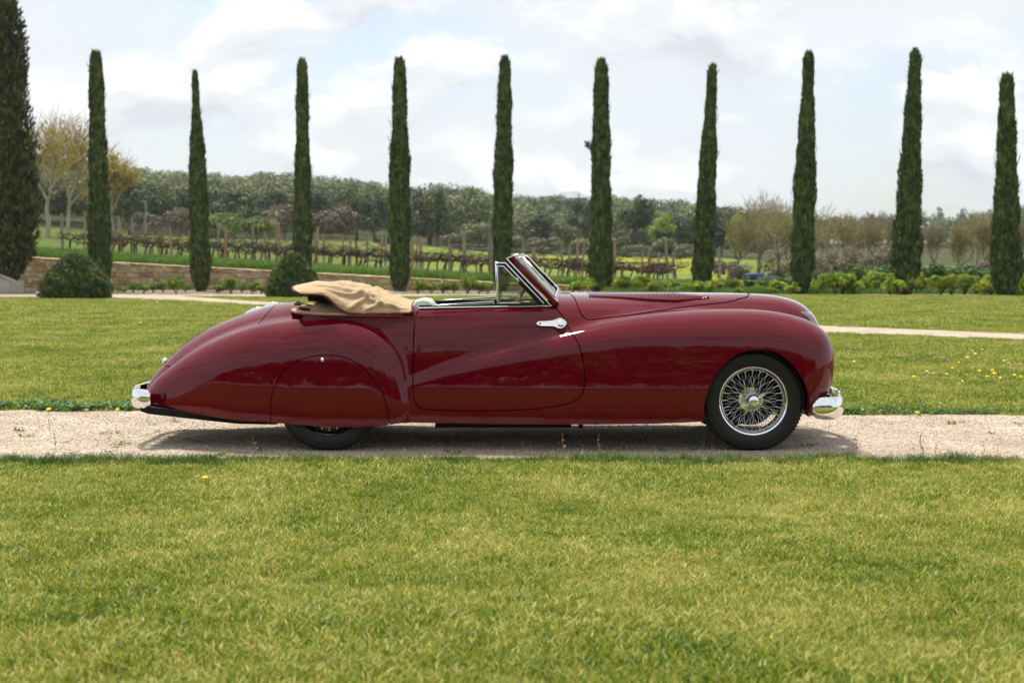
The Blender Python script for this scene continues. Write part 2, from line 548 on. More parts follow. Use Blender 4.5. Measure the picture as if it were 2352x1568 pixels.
class Patch:
    def __init__(self, V, N, F):
        self.V, self.N, self.F = np.asarray(V), np.asarray(N), F
    def clip(self, val, keep_neg=True):
        """part of the patch where val < 0 (or > 0)"""
        val = np.asarray(val, float)
        val = np.where(np.abs(val) < 1e-6, 1e-6, val)
        if not keep_neg: val = -val
        inn = val < 0
        V = list(self.V); N = list(self.N); F = []
        cache = {}
        def mid(i, j):
            key = (i, j) if i < j else (j, i)
            if key not in cache:
                t = val[i] / (val[i] - val[j])
                p = self.V[i] + (self.V[j] - self.V[i]) * t
                n = self.N[i] + (self.N[j] - self.N[i]) * t
                V.append(p); N.append(n / max(np.linalg.norm(n), 1e-9))
                cache[key] = len(V) - 1
            return cache[key]
        for f in self.F:
            k = [inn[i] for i in f]
            if all(k): F.append(list(f)); continue
            if not any(k): continue
            out = []
            m = len(f)
            for a in range(m):
                i, j = f[a], f[(a + 1) % m]
                if inn[i]: out.append(i)
                if inn[i] != inn[j]: out.append(mid(i, j))
            if len(out) >= 3: F.append(out)
        V = np.array(V); N = np.array(N)
        used = np.unique(np.concatenate([np.array(f) for f in F])) if F else np.array([], int)
        remap = np.full(len(V), -1); remap[used] = np.arange(len(used))
        return Patch(V[used], N[used], [[int(remap[i]) for i in f] for f in F])
    def split(self, val, gap=0.0):
        return self.clip(val + gap), self.clip(val - gap, keep_neg=False)
    def mirrored(self):
        return Patch(self.V * [1, -1, 1], self.N * [1, -1, 1], [f[::-1] for f in self.F])
    def joined(self, o):
        b = len(self.V)
        return Patch(np.vstack([self.V, o.V]), np.vstack([self.N, o.N]), self.F + [[i + b for i in f] for f in o.F])
    def offset(self, d):
        return Patch(self.V + self.N * d, self.N, self.F)
    def flanged(self, depth, test=None):
        """turn the open edges inwards so that the panel shows its thickness"""
        cnt = {}
        for f in self.F:
            for a in range(len(f)):
                e = (f[a], f[(a + 1) % len(f)])
                cnt[e] = 1
        V = list(self.V); N = list(self.N); F = list(self.F); made = {}
        for (i, j) in list(cnt):
            if (j, i) in cnt: continue
            if abs(self.V[i][1]) < 1e-4 and abs(self.V[j][1]) < 1e-4: continue
            e = self.V[j] - self.V[i]
            fn = np.cross(self.N[i], e); fn = fn / max(np.linalg.norm(fn), 1e-9) * -1
            ids = []
            for v in (i, j):
                key = v
                if key not in made:
                    V.append(self.V[v]); N.append(-np.cross(self.N[v], e) / max(np.linalg.norm(e), 1e-9))
                    V.append(self.V[v] - self.N[v] * depth); N.append(N[-1])
                    made[key] = (len(V) - 2, len(V) - 1)
                ids.append(made[key])
            F.append([ids[1][0], ids[0][0], ids[0][1], ids[1][1]])
        return Patch(np.array(V), np.array(N), F)
    def build(self, name, mat, parent):
        N = self.N / np.maximum(np.linalg.norm(self.N, axis=1), 1e-9)[:, None]
        me = mesh_from(name, self.V, self.F, True, N)
        return link(name, me, mat, parent)

_P, _N, _Q = surface_nets()
_P = _P * [1, -1, 1]; _N = _N * [1, -1, 1]        # near side of the car is -y
_gn = np.cross(_P[_Q[:, 2]] - _P[_Q[:, 0]], _P[_Q[:, 3]] - _P[_Q[:, 1]])
_fl = (_gn * _N[_Q].sum(1)).sum(1) < 0
_Q[_fl] = _Q[_fl][:, ::-1]
half = Patch(_P, _N, [list(q) for q in _Q])
half = half.clip(half.V[:, 1])                      # keep y < 0

# lower edge of the body
zb_pts = trace([(300, 933), (330, 938), (394, 950), (484, 962), (544, 968), (619, 970.5), (739, 978), (829, 980), (893, 975), (916, 971.5), (976, 972.5), (1141, 973), (1366, 973), (1501, 971), (1612, 966), (1700, 960), (1859, 957), (1900, 957)], 0.82)
zb = lambda x: np.interp(x, zb_pts[:, 0], zb_pts[:, 1])
half = half.clip(half.V[:, 2] - zb(half.V[:, 0]), keep_neg=False)

def poly_sdf(pix, s, smooth=False, blur=0):
    t = trace(pix, s)
    if smooth: t = dense(np.vstack([t, t[:1]]), 500)[:-1]
    return sdf_grid(t, None, blur=blur, sub=1)
def pv(patch, g):
    return -samp(g, patch.V[:, 0], patch.V[:, 2])    # negative inside

BELT = [(650, 704), (668, 709), (700, 713.5), (780, 717), (880, 718.5), (948, 717), (953, 713), (961, 709.5), (1050, 707.5), (1150, 705.5), (1262, 703.2)]
G_COCK = poly_sdf(BELT + [(1274, 696), (1274, 560), (650, 560)], 0.68)
cock = half
half = half.clip(pv(half, G_COCK), keep_neg=False)
ARCH = [(1614, 1010), (1614, 965), (1615.6, 931.7), (1624, 894), (1641.7, 859), (1667.8, 830), (1697, 811), (1728.7, 802.7), (1757.7, 803), (1789.6, 812.8), (1818.6, 836), (1841.8, 868), (1856, 900), (1860.6, 929), (1859, 955), (1856, 1010)]
arch_curve = dense(trace(ARCH, 0.84), 300)
G_ARCH = sdf_grid(arch_curve, None, blur=0, sub=1)
half = half.clip(pv(half, G_ARCH), keep_neg=False)

car = empty('convertible_car', (0, 0, 0))
tag(car, 'dark red vintage convertible car with long bonnet and folded beige hood', 'car')

SKIRT = [(619, 1010), (619, 968.5), (619.4, 935.5), (624, 905.5), (637, 872.5), (661, 842.5), (694, 824.5), (739, 815), (784.4, 818.5), (823, 835), (853, 863.5), (874, 893.5), (886, 923.5), (893, 959.5), (893.5, 975), (894, 1010)]
G_SKIRT = sdf_grid(dense(trace(SKIRT, 0.85), 300), None, blur=0, sub=1)
liner = half
skirt, half = half.split(pv(half, G_SKIRT), 0.0032)
DOOR = [(962, 690), (958, 712), (951, 732.5), (949, 774.5), (948, 864.5), (949, 900.5), (954, 921.5), (964.6, 935), (985.6, 940), (1081.6, 941.6), (1201.6, 938), (1276.6, 929), (1315.6, 918.5), (1333.6, 903.5),
        (1341, 882.5), (1341, 849.5), (1336.6, 819.5), (1327.6, 786.5), (1318.6, 774.5), (1306.6, 753.5), (1294.6, 729.5), (1282.6, 714.5), (1270, 703), (1262, 690)]
G_DOOR = sdf_grid(dense(trace(DOOR, 0.78), 500), None, blur=0, sub=1)
door, half = half.split(pv(half, G_DOOR), 0.0038)
BON_S = trace([(1306, 660), (1308.5, 674), (1317, 683), (1324.6, 699.5), (1332, 717.5), (1342.6, 729.5), (1357.6, 733), (1441.6, 723.5), (1531.6, 711.5), (1607, 702.5), (1679.4, 695), (1708.4, 686.6), (1719.5, 680), (1722, 660)],
              [0, 0, .25, .45, .55, .6, .6, .55, .5, .45, .4, .3, .1, 0])
G_BON = sdf_grid(dense(BON_S, 400), None, blur=0, sub=1)
bonnet, half = half.split(pv(half, G_BON), 0.0038)
BOOT = trace([(640, 600), (616, 706), (604, 727), (592, 748), (585, 800), (395, 880), (372, 846), (340, 846), (330, 600)], 0.4)
G_BOOT = sdf_grid(BOOT, None, blur=0, sub=1)
def bootval(p): return np.maximum(pv(p, G_BOOT), -p.V[:, 1] - (0.44 + 0.11 * (p.V[:, 0] + 1.8)))
boot, half = half.split(bootval(half), 0.0035)

def both(p): return p.joined(p.mirrored())
body = both(half.flanged(0.022)).build('body_shell', PAINT, car)
bonnet_o = both(bonnet.flanged(0.018)).build('bonnet', PAINT, car)
boot_o = both(boot.flanged(0.018)).build('boot_lid', PAINT, car)
door_o = door.flanged(0.03).build('door', PAINT, car)
door_f = door.mirrored().flanged(0.03).build('door', PAINT, car)
skirt_o = skirt.flanged(0.02).build('wheel_skirt', PAINT, car)
skirt_f = skirt.mirrored().flanged(0.02).build('wheel_skirt', PAINT, car)
both(liner.offset(-0.03)).build('inner_shell', GAP, car)
_ci = cock.clip(pv(cock, G_COCK), keep_neg=True)
# ------------------------------------------------------------------ the car: fittings
def surf_s(x, z):
    """half width of the body surface at (x, z)"""
    s = np.linspace(1.0, 0.0, 401)
    f = FIELD(np.full(401, x), s, np.full(401, z))
    k = np.argmax(f < 0)
    if k == 0: return None
    t = f[k - 1] / (f[k - 1] - f[k])
    return s[k - 1] + (s[k] - s[k - 1]) * t

def skin(px, py, s0=0.75):
    """body point under a pixel, with its outward normal (near side)"""
    s = s0
    for _ in range(6):
        p = at(px, py, -s)
        q = surf_s(p[0], p[2])
        if q is None: break
        s = 0.5 * s + 0.5 * q
    p = at(px, py, -s)
    e = 0.006
    g = np.array([FIELD(p[0] + e, s, p[2]) - FIELD(p[0] - e, s, p[2]), -(FIELD(p[0], s + e, p[2]) - FIELD(p[0], s - e, p[2])), FIELD(p[0], s, p[2] + e) - FIELD(p[0], s, p[2] - e)])
    return Vector(p), Vector(g).normalized()

def top_z(x, s):
    z = np.linspace(1.2, 0.3, 601)
    f = FIELD(np.full(601, x), np.full(601, s), z)
    k = np.argmax(f < 0)
    t = f[k - 1] / (f[k - 1] - f[k]) if k else 0
    return z[k - 1] + (z[k] - z[k - 1]) * t

def mirror_obj(o, parent=None):
    me = o.data.copy()
    me.transform(Matrix.Diagonal((1, -1, 1, 1))); me.flip_normals()
    c = bpy.data.objects.new(o.name.split('.')[0], me); col.objects.link(c)
    c.parent = parent or o.parent
    return c

# --- wheels
WX_F, WX_R, WY, WZ = px2x(1731.5, .78), px2x(754, .78), 0.705, 0.357
TY_PROF = [(.226, -.060), (.236, -.068), (.250, -.0745), (.268, -.080), (.290, -.0835), (.310, -.0825), (.3265, -.0775), (.3285, -.0790), (.3310, -.0785), (.3325, -.0745), (.342, -.067), (.350, -.058), (.3555, -.048), (.3585, -.036)]
def tyre_mesh():
    mb = MB()
    prof = TY_PROF + [(.353, -.030), (.353, -.022), (.3595, -.020), (.3595, -.008), (.354, -.005), (.354, .005), (.3595, .008), (.3595, .020), (.353, .022), (.353, .030)] + [(r, -a) for r, a in reversed(TY_PROF)] + [(.222, .05), (.222, -.05)]
    mb.lathe(prof, 96, 'Y', closed=True)
    for k in range(84):
        a = 2 * math.pi * k / 84
        for sgn in (-1, 1):
            m = Matrix.Rotation(-a, 3, 'Y')
            mb.box(m @ Vector((0.3520, sgn * 0.055, 0)), (0.010, 0.020, 0.015), m)
    return mb
def rim_mesh():
    mb = MB()
    mb.lathe([(.222, -.052), (.231, -.060), (.2375, -.069), (.2405, -.0705), (.2425, -.068), (.2405, -.064)], 72, 'Y')
    mb.lathe([(.2375, -.069), (.2315, -.0665), (.2265, -.058), (.2235, -.047), (.2165, -.043), (.2125, -.030), (.2075, -.020), (.2065, .015), (.2125, .032), (.2235, .050), (.238, .068)], 72, 'Y')
    return mb
def wheel(x, y, rot=0.0, spin=0.6):
    w = empty('wheel', (x, y, WZ), 0.0)
    w.parent = car
    if y > 0: w.rotation_euler = (0, 0, math.pi)
    return w
_ty = tyre_mesh(); _rm = rim_mesh()
hub = MB().lathe([(.0, -.062), (.046, -.062), (.0475, -.045), (.043, -.03), (.045, 0.0), (.060, .030), (.064, .040), (.086, .043), (.088, .046), (.086, .052), (.05, .056), (0, .056)], 40, 'Y')
cap = MB().lathe([(.036, -.060), (.0505, -.064), (.0525, -.070), (.052, -.076), (.0485, -.080), (.0465, -.083), (.044, -.094), (.037, -.104), (.026, -.111), (.012, -.1145), (0, -.115)], 40, 'Y')
ears = []
for a in (math.radians(33), math.radians(213)):
    m = Matrix.Rotation(-a, 3, 'Y')
    ears.append(MB().box(m @ Vector((0.066, -0.074, 0)), (0.044, 0.010, 0.019), m))
drum = MB().lathe([(0, .046), (.165, .046), (.180, .056), (.186, .075), (.186, .14), (0, .14)], 48, 'Y')
def spoke_mesh(L):
    mb = MB(); mb.tube([(0, 0, 0), (0, 0, L * 0.5), (0, 0, L)], 0.0017, 5); return mb
def spoke_set():
    out = []
    def P3(r, a, h): return Vector((r * math.cos(a), h, r * math.sin(a)))
    n = 12
    for k in range(n):
        a = 2 * math.pi * k / n
        for sg in (-1, 1):
            out.append((P3(.046, a + sg * .12, -.050), P3(.2125, a + sg * .62 + .06 * sg, -.006)))
    n = 24
    for k in range(n):
        a = 2 * math.pi * (k + 0.5) / n
        for sg in (-1, 1):
            out.append((P3(.084, a + sg * .06, .046), P3(.2145, a + sg * .42, -.032)))
    return out
_spokes = spoke_set()
_sp_me = {}
def add_wheel(x, y):
    w = wheel(x, y)
    if not add_wheel.cache:
        c = add_wheel.cache
        for nm, mb, mt, sm in (('tyre', _ty, RUBBER, 40), ('rim', _rm, CHROME, 50), ('hub', hub, CHROME, 40), ('hub_cap', cap, CHROME, 40), ('spinner_ear', ears[0], CHROME, None), ('spinner_ear#', ears[1], CHROME, None), ('brake_drum', drum, BLACK, 40)):
            o = mb.build(nm.strip('#'), mt, w, auto=sm, bevel=0.002 if 'ear' in nm else 0)
            c[nm] = o.data
        for L in (0,):
            c['spoke'] = None
    else:
        for nm, me in add_wheel.cache.items():
            if me is not None: link(nm.strip('#'), me, None, w)
    for a, b in _spokes:
        L = round((b - a).length, 3)
        if L not in _sp_me:
            me = bpy.data.meshes.new('spoke'); mb = spoke_mesh(L); me.from_pydata(mb.v, [], mb.f); me.polygons.foreach_set('use_smooth', np.ones(len(me.polygons), dtype=bool)); me.materials.append(CHROME); _sp_me[L] = me
        o = link('spoke', _sp_me[L], None, w)
        o.location = a; o.rotation_mode = 'QUATERNION'; o.rotation_quaternion = (b - a).to_track_quat('Z', 'Y')
    return w
add_wheel.cache = {}
for x, y in ((WX_F, -WY), (WX_R, -WY), (WX_F, WY), (WX_R, WY)): add_wheel(x, y)

# --- wheel wells, floor and chassis
wall = arch_curve
cx, cz = wall[:, 0].mean(), 0.45
big = np.array([[cx + (x - cx) * 1.10, cz + (z - cz) * 1.10] for x, z in wall[::6]])
for sg in (-1, 1):
    mb = MB()
    mb.prism([(p[0], max(p[1], 0.26)) for p in big], sg * 0.40, sg * 0.43)
    n = len(big)
    big2 = np.stack([np.clip(big[:, 0], arch_curve[:, 0].min() + .0, 2.10), np.maximum(big[:, 1], .27)], 1)
    mb.add([(p[0], sg * 0.41, p[1]) for p in big2] + [(p[0], sg * 0.80, p[1]) for p in big2], [(i, i + 1, n + i + 1, n + i) for i in range(n - 1)])
    mb.build('wheel_well', BLACK, car)
fl = MB()
fl.box(((-2.0 + 1.30) / 2, 0, 0.255), (3.30, 1.36, 0.03))
fl.box((1.62, 0, 0.42), (1.0, 0.62, 0.34))  # block added in the engine bay to stop light passing through
fl.build('floor_pan_light_block', BLACK, car)
for sg in (-1, 1):
    r = MB()
    z0 = at(1150, 981, -0.62)[2]
    r.box(((at(1000, 900, -.62)[0] + at(1312, 900, -.62)[0]) / 2, sg * 0.62, z0 + 0.03), (at(1312, 900, -.62)[0] - at(1000, 900, -.62)[0], 0.06, 0.06))
    for px in (1004, 1334):
        r.box((at(px, 900, -.62)[0], sg * 0.62, z0 + 0.012), (0.03, 0.05, 0.03))
    r.build('chassis_rail', BLACK, car, bevel=0.004)
va = trace([(330, 930), (331, 941), (350, 947), (420, 955), (500, 964), (555, 969.5), (640, 971), (640, 955), (500, 945)], 0.5)
MB().prism([tuple(p) for p in va], -0.60, 0.60).build('rear_valance', BLACK, car)

# --- bumpers
def bumper(name, path, zc, hgt, taper):
    pts = dense(path, 90)
    full = np.vstack([pts, (pts * [1, -1])[::-1][1:]])        # (x, s) with s > 0 on the far side after mirroring
    sec = [(-.004, -.46), (.010, -.50), (.022, -.42), (.032, -.22), (.036, .0), (.032, .22), (.022, .42), (.010, .50), (-.004, .46), (.006, .30), (.016, .0), (.006, -.30)]
    n, m = len(full), len(sec)
    V = []
    for i in range(n):
        t = full[min(i + 1, n - 1)] - full[max(i - 1, 0)]; t = t / np.linalg.norm(t)
        nrm = np.array([t[1], -t[0]])
        if nrm @ (full[i] - np.array([np.sign(full[n // 2][0]) * 1.6, 0])) < 0: nrm = -nrm
        e = min(i, n - 1 - i) / 7.0
        k = min(1.0, math.sqrt(max(0.0, 1 - (1 - min(e, 1)) ** 2)) * 0.45 + 0.55)
        hh = hgt * k * (1 - taper * max(0, 1 - min(i, n - 1 - i) / 40))
        for o, z in sec:
            V.append((full[i][0] + nrm[0] * o, full[i][1] + nrm[1] * o, zc + z * hh))
    Fc = [(i * m + j, i * m + (j + 1) % m, (i + 1) * m + (j + 1) % m, (i + 1) * m + j) for i in range(n - 1) for j in range(m)]
    Fc += [tuple(range(m)), tuple(reversed(range((n - 1) * m, n * m)))]
    return MB().add(V, Fc).build(name, CHROME, car, auto=60)
zf = (at(1895, 911, -.78)[2] + at(1895, 962, -.78)[2]) / 2
fb = bumper('front_bumper', [(px2x(1869, .80), -.800), (px2x(1885, .80), -.812), (px2x(1905, .79), -.80), (px2x(1921, .77), -.765), (px2x(1929, .70), -.68), (px2x(1931, .6), -.55), (px2x(1931, .4), -.35), (px2x(1931, .3), -.15), (px2x(1931, .3), 0)], zf, 0.158, 0.0)
ov = MB()
for sg in (-1, 1):
    ov.tube([(px2x(1924, .45), sg * .42, zf), (px2x(1929, .45), sg * .42, zf), (px2x(1935, .45), sg * .42, zf), (px2x(1939, .45), sg * .42, zf)], [.035, .035, .028, .01], 16)
ov.build('bumper_bolt', CHROME, fb, smooth=True)
zr = (at(330, 892, -.55)[2] + at(330, 936, -.55)[2]) / 2
rb = bumper('rear_bumper', [(px2x(345, .57), -.575), (px2x(334, .58), -.590), (px2x(321, .57), -.575), (px2x(311, .53), -.52), (px2x(309, .45), -.42), (px2x(313, .3), -.25), (px2x(316, .3), 0)], zr, 0.140, 0.0)
ov = MB()
for sg in (-1, 1):
    ov.tube([(px2x(312, .45), sg * .44, zr), (px2x(307, .45), sg * .44, zr), (px2x(302, .45), sg * .44, zr)], [.03, .03, .02], 16)
ov.build('bumper_bolt', CHROME, rb, smooth=True)

# --- bonnet trim: centre strip, louvres, grille surround
def crest_strip(name, x0, x1, w, h, parent, n=60, taper=0.0, s=0.0):
    V, Fc = [], []
    for i in range(n + 1):
        x = x0 + (x1 - x0) * i / n
        z = top_z(x, abs(s)); k = 1 - taper * abs(2 * i / n - 1) ** 2
        for a, b in ((-1, -.002), (-.8, h * .8), (0, h), (.8, h * .8), (1, -.002)):
            V.append((x, s + a * w * k, z + (b if b < 0 else b * k)))
    for i in range(n):
        for j in range(4):
            Fc.append((i * 5 + j, i * 5 + j + 1, (i + 1) * 5 + j + 1, (i + 1) * 5 + j))
    return MB().add(V, Fc).build(name, CHROME, parent, smooth=True)
X_ = lambda px: at(px, 680, 0)[0]
crest_strip('centre_strip', X_(1310), X_(1716), 0.009, 0.008, bonnet_o)
crest_strip('nose_strip', X_(1722), X_(1862), 0.010, 0.009, body)
crest_strip('deck_handle', X_(562), X_(606), 0.022, 0.020, boot_o, n=24, taper=0.75)
crest_strip('deck_hinge', X_(604), X_(642), 0.026, 0.026, body, n=24, taper=0.7)
lm = MB()
_lv = []
for t in np.linspace(0, 1, 9):
    y = -0.11 + 0.22 * t; k = math.sin(math.pi * min(max(t, .04), .96)) ** 0.35
    _lv += [(-0.010, y, -0.006), (-0.006, y, 0.004 * k), (0.004, y, 0.0165 * k), (0.0075, y, 0.0155 * k), (0.0095, y, -0.006)]
lm.add(_lv, [(i * 5 + j, i * 5 + j + 1, (i + 1) * 5 + j + 1, (i + 1) * 5 + j) for i in range(8) for j in range(4)])
louvre_me = None
for sg in (-1, 1):
    for k in range(43):
        px = 1353 + (1626 - 1353) * k / 42
        x = at(px, 680, -0.2)[0]; s = 0.235 - 0.05 * max(0, (k - 20) / 22)
        z0, z1 = top_z(x, s - 0.05), top_z(x, s + 0.05)
        if louvre_me is None:
            lo = lm.build('louvre', PAINT, bonnet_o, auto=50); louvre_me = lo.data
        else:
            lo = link('louvre', louvre_me, None, bonnet_o)
        lo.location = (x, sg * s, top_z(x, s) + 0.001)
        lo.scale = (1, 1 if k < 31 else 1 - (k - 30) / 15, 1)
        lo.rotation_euler = (math.atan2(z1 - z0, 0.10) * sg, 0, 0)
gp = poly_sdf([(1845, 690), (1850, 703), (1862, 728), (1870, 745), (1876, 790), (1878, 850), (1920, 850), (1920, 680)], 0.0)
gr = liner.clip(np.maximum(pv(liner, gp), -liner.V[:, 1] - 0.20))
both(gr.offset(0.006).flanged(0.012)).build('grille_surround', CHROME, car)
gi = liner.clip(np.maximum(pv(liner, gp) + 0.02, -liner.V[:, 1] - 0.165))
grille = both(gi.offset(0.0075)).build('grille', GAP, car)
for k in range(-7, 8):
    s = k * 0.022
    b = MB()
    pts = []
    for z in np.linspace(0.56, 0.96, 14):
        xs = np.linspace(2.5, 1.8, 351)
        f = FIELD(xs, np.full(351, abs(s)), np.full(351, z)); i = np.argmax(f < 0)
        pts.append((xs[i] + 0.010, s, z))
    pts = [p for p in pts if p[0] > pts[-1][0] - 1]
    b.tube(pts, 0.0035, 6).build('grille_bar', CHROME, grille, smooth=True)
for sg in (-1, 1):
    xn = max(p[0] for p in ff_curve) - 0.030
    zl = 0.60
    hl = MB().lathe([(0.0, 0.012), (.03, 0.010), (.055, .004), (.066, -.004)], 32, 'Z').build('headlamp', principled('lamp_lens', (0.75, 0.78, 0.78), 0.08, 0.6) if 'lamp_lens' not in MATS else MATS['lamp_lens'], car, smooth=True)
    hl.rotation_euler = (0, math.pi / 2, 0); hl.location = (xn, sg * 0.60, zl)
    MB().lathe([(.064, -.012), (.066, .004), (.073, .006), (.080, -.002), (.082, -.014)], 32, 'Z').build('headlamp_ring', CHROME, hl, smooth=True)

# --- handle, lock, tail lamp
def plate_on_skin(name, outline_pix, thick, mat, parent, s0=.74, smooth=False, bevel=0.0):
    front, back = [], []
    for a, b in outline_pix:
        p, n = skin(a, b, s0)
        front.append(p + n * thick); back.append(p - n * 0.004)
    k = len(front)
    mb = MB().add(front + back, [tuple(range(k)), tuple(reversed(range(k, 2 * k)))] + [(i, (i + 1) % k, (i + 1) % k + k, i + k) for i in range(k)])
    return mb.build(name, mat, parent, smooth=smooth, bevel=bevel)
circle = lambda cx_, cy_, rx, ry, n=28: [(cx_ + rx * math.cos(2 * math.pi * i / n), cy_ + ry * math.sin(2 * math.pi * i / n)) for i in range(n)]
lever = [(1233.5, 745), (1237, 741.8), (1246, 741.2), (1262, 740.6), (1272, 739), (1278, 736.2), (1284, 734.6), (1291, 735.6), (1296.5, 740), (1299.5, 745.5), (1297.5, 750), (1293.5, 754.5), (1287, 756.6), (1280, 755), (1275, 751), (1266, 749.6), (1246, 749.4), (1237, 748.2)]
ho = plate_on_skin('door_handle', lever, 0.022, CHROME, door_o, bevel=0.004)
bs = MB()
hp, hn = skin(1287, 745.8)
q = hn.to_track_quat('Z', 'Y').to_matrix()
boss = MB().lathe([(0, .036), (.014, .0355), (.022, .032), (.026, .026), (.0275, .016)], 28, 'Z')
boss.v = [tuple(q @ Vector(v) + hp) for v in boss.v]
boss.build('handle_boss', CHROME, ho, smooth=True)
kp, kn = skin(1240, 745.2)
kq = kn.to_track_quat('Z', 'Y').to_matrix()
key = MB().lathe([(0, .0245), (.0065, .0245), (.0075, .022)], 16, 'Z'); key.v = [tuple(kq @ Vector(v) + kp) for v in key.v]
key.build('keyhole', BLACK, ho, smooth=True)
mirror_obj(ho, door_f)
lk, ln = skin(740.5, 825.8, .85)
lq = ln.to_track_quat('Z', 'Y').to_matrix()
lock = MB().lathe([(0, .007), (.009, .0065), (.0125, .003), (.013, -.003)], 20, 'Z')
lock.v = [tuple(lq @ Vector((v[0], v[1] * 1.25, v[2])) + lk) for v in lock.v]
lock.build('skirt_lock', CHROME, skirt_o, smooth=True)
tl = at(379, 830, 0)
MB().lathe([(0, .030), (.014, .026), (.022, .012), (.024, -.002), (.02, -.012), (0, -.014)], 20, 'Z', c=tl).build('number_plate_lamp', CHROME, boot_o, smooth=True)

# --- screen, quarterlights, window rails
def bar(name, p0, p1, w, s0, s1, mat, parent, mirror=True, bevel=None, w1=None):
    if bevel is None: bevel = min(0.42 * w / 331, 0.006) if mat is CHROME else 0.0012
    a, b = np.array(p0, float), np.array(p1, float)
    t = (b - a) / np.linalg.norm(b - a); n = np.array([-t[1], t[0]])
    w1 = w if w1 is None else w1
    sm = (s0 + s1) / 2
    poly = [at(*(a + n * w / 2), -sm), at(*(b + n * w1 / 2), -sm), at(*(b - n * w1 / 2), -sm), at(*(a - n * w / 2), -sm)]
    o = MB().prism([(p[0], p[2]) for p in poly], -s1, -s0).build(name, mat, parent, bevel=bevel, auto=75 if mat is CHROME else None)
    if mirror: mirror_obj(o, parent if parent is not door_o else door_f)
    return o
# belt rail follows the door top
def rail(name, pix, w, ds, dz, mat, parent, mirror=True):
    V, Fc = [], []
    for a, b in pix:
        p, n = skin(a, b + 2.0, .69)
        y = p.y - ds; z = at(a, b, p.y)[2]
        for dy, dd in ((0, -w / 2), (-0.006, -w / 4), (-0.007, 0), (-0.006, w / 4), (0, w / 2), (0.03, w / 2), (0.03, -w / 2)):
            V.append((p.x, y + dy, z + dz + dd))
    k = 7; n = len(pix)
    Fc = [(i * k + j, i * k + (j + 1) % k, (i + 1) * k + (j + 1) % k, (i + 1) * k + j) for i in range(n - 1) for j in range(k)] + [tuple(range(k)), tuple(reversed(range((n - 1) * k, n * k)))]
    o = MB().add(V, Fc).build(name, mat, parent, auto=60)
    if mirror: mirror_obj(o, door_f)
    return o
belt_pix = [(961 + (1266 - 961) * i / 24, 707.6 - 5.2 * i / 24) for i in range(25)]
rail('belt_moulding', belt_pix, 0.0125, 0.001, 0.0, CHROME, door_o)
rail('window_seal', [(a + 2, b - 4.4) for a, b in belt_pix[:-1]], 0.014, -0.008, 0.0, BLACK, door_o)
ql = GLASS
S0, S1 = 0.640, 0.662
qf = bar('quarterlight_post', (1138.6, 602.5), (1143.4, 697), 4.2, S0, S1, CHROME, door_o)
bar('window_frame', (1136.5, 604), (1161, 604.4), 3.2, S0, S1 + .002, CHROME, door_o)
bar('window_frame', (1160.2, 603.6), (1249.5, 697.5), 3.0, S0, S1 + .002, CHROME, door_o)
bar('window_frame', (1142, 611.2), (1157.5, 611.6), 2.8, S0, S1 - .001, CHROME, door_o)
bar('window_frame', (1156.3, 610.8), (1188, 644), 3.2, S0, S1 - .001, CHROME, door_o)
bar('window_seal', (1141, 607.7), (1158.5, 608), 3.4, S0 + .004, S1 - .004, BLACK, door_o)
bar('window_seal', (1157.5, 607.4), (1244, 698), 4.4, S0 + .004, S1 - .004, BLACK, door_o)
bar('window_seal', (1189, 645.5), (1240, 698.5), 5.0, S0 + .002, S1 - .002, BLACK, door_o)
bar('window_seal', (1144.6, 612), (1147.4, 697), 3.0, S0 + .004, S1 - .004, principled('grey_seal', (0.10, 0.105, 0.115), 0.5), door_o)
bar('quarterlight_catch', (1186.5, 637.5), (1191.5, 648), 4.6, S0, S1 + .004, CHROME, door_o)
bar('quarterlight_catch', (1194, 697), (1193.4, 675), 5.0, S0 - .02, S0 - .012, CHROME, door_o, w1=2.0)
bar('window_frame', (1146, 695.3), (1193, 695.3), 2.4, S0, S1 - .002, CHROME, door_o)
gl = trace([(1143, 608), (1158, 608), (1245, 699), (1146.5, 699)], 0.651)
go = MB().prism([tuple(p) for p in gl], -0.653, -0.649).build('quarterlight_glass', GLASS, door_o)
mirror_obj(go, door_f)
bar('lowered_window_frame', (992, 701.5), (1134.5, 691.9), 2.4, S0 - .01, S1 - .012, CHROME, door_o)
bar('lowered_window_frame', (1012, 703), (1131, 695.2), 1.8, S0 - .006, S1 - .014, CHROME, door_o)
bar('lowered_window_frame', (1133.2, 691), (1133.4, 699), 3.0, S0 - .01, S1 - .012, CHROME, door_o)
bar('window_seal', (1005, 702.4), (1132, 693.6), 1.6, S0 - .008, S1 - .013, BLACK, door_o)

# windscreen: two flat panes meeting at the centre
pil = bar('windscreen_pillar', (1171, 592), (1276, 698), 10.5, .585, .628, PAINT, body, bevel=0.005)
bar('windscreen_pillar_trim', (1164.6, 595), (1266.5, 703.4), 3.2, .60, .634, CHROME, pil)
bar('windscreen_pillar_trim', (1161.0, 597.6), (1261.5, 703.6), 4.6, .595, .622, BLACK, pil)
bar('screen_header', (1164, 594), (1190, 583.2), 2.6, -.02, .628, CHROME, body)
B1, T1 = Vector(at(1277, 695, -.600)), Vector(at(1176, 590, -.585))
B0, T0 = Vector(at(1284, 669, 0)), Vector(at(1203, 586.5, 0))
def W(u, v, d=0.0):
    p = (B1 * (1 - u) + B0 * u) * (1 - v) + (T1 * (1 - u) + T0 * u) * v
    nn = (B0 - B1).cross(T1 - B1).normalized()
    if nn.x < 0: nn = -nn
    return p + nn * d
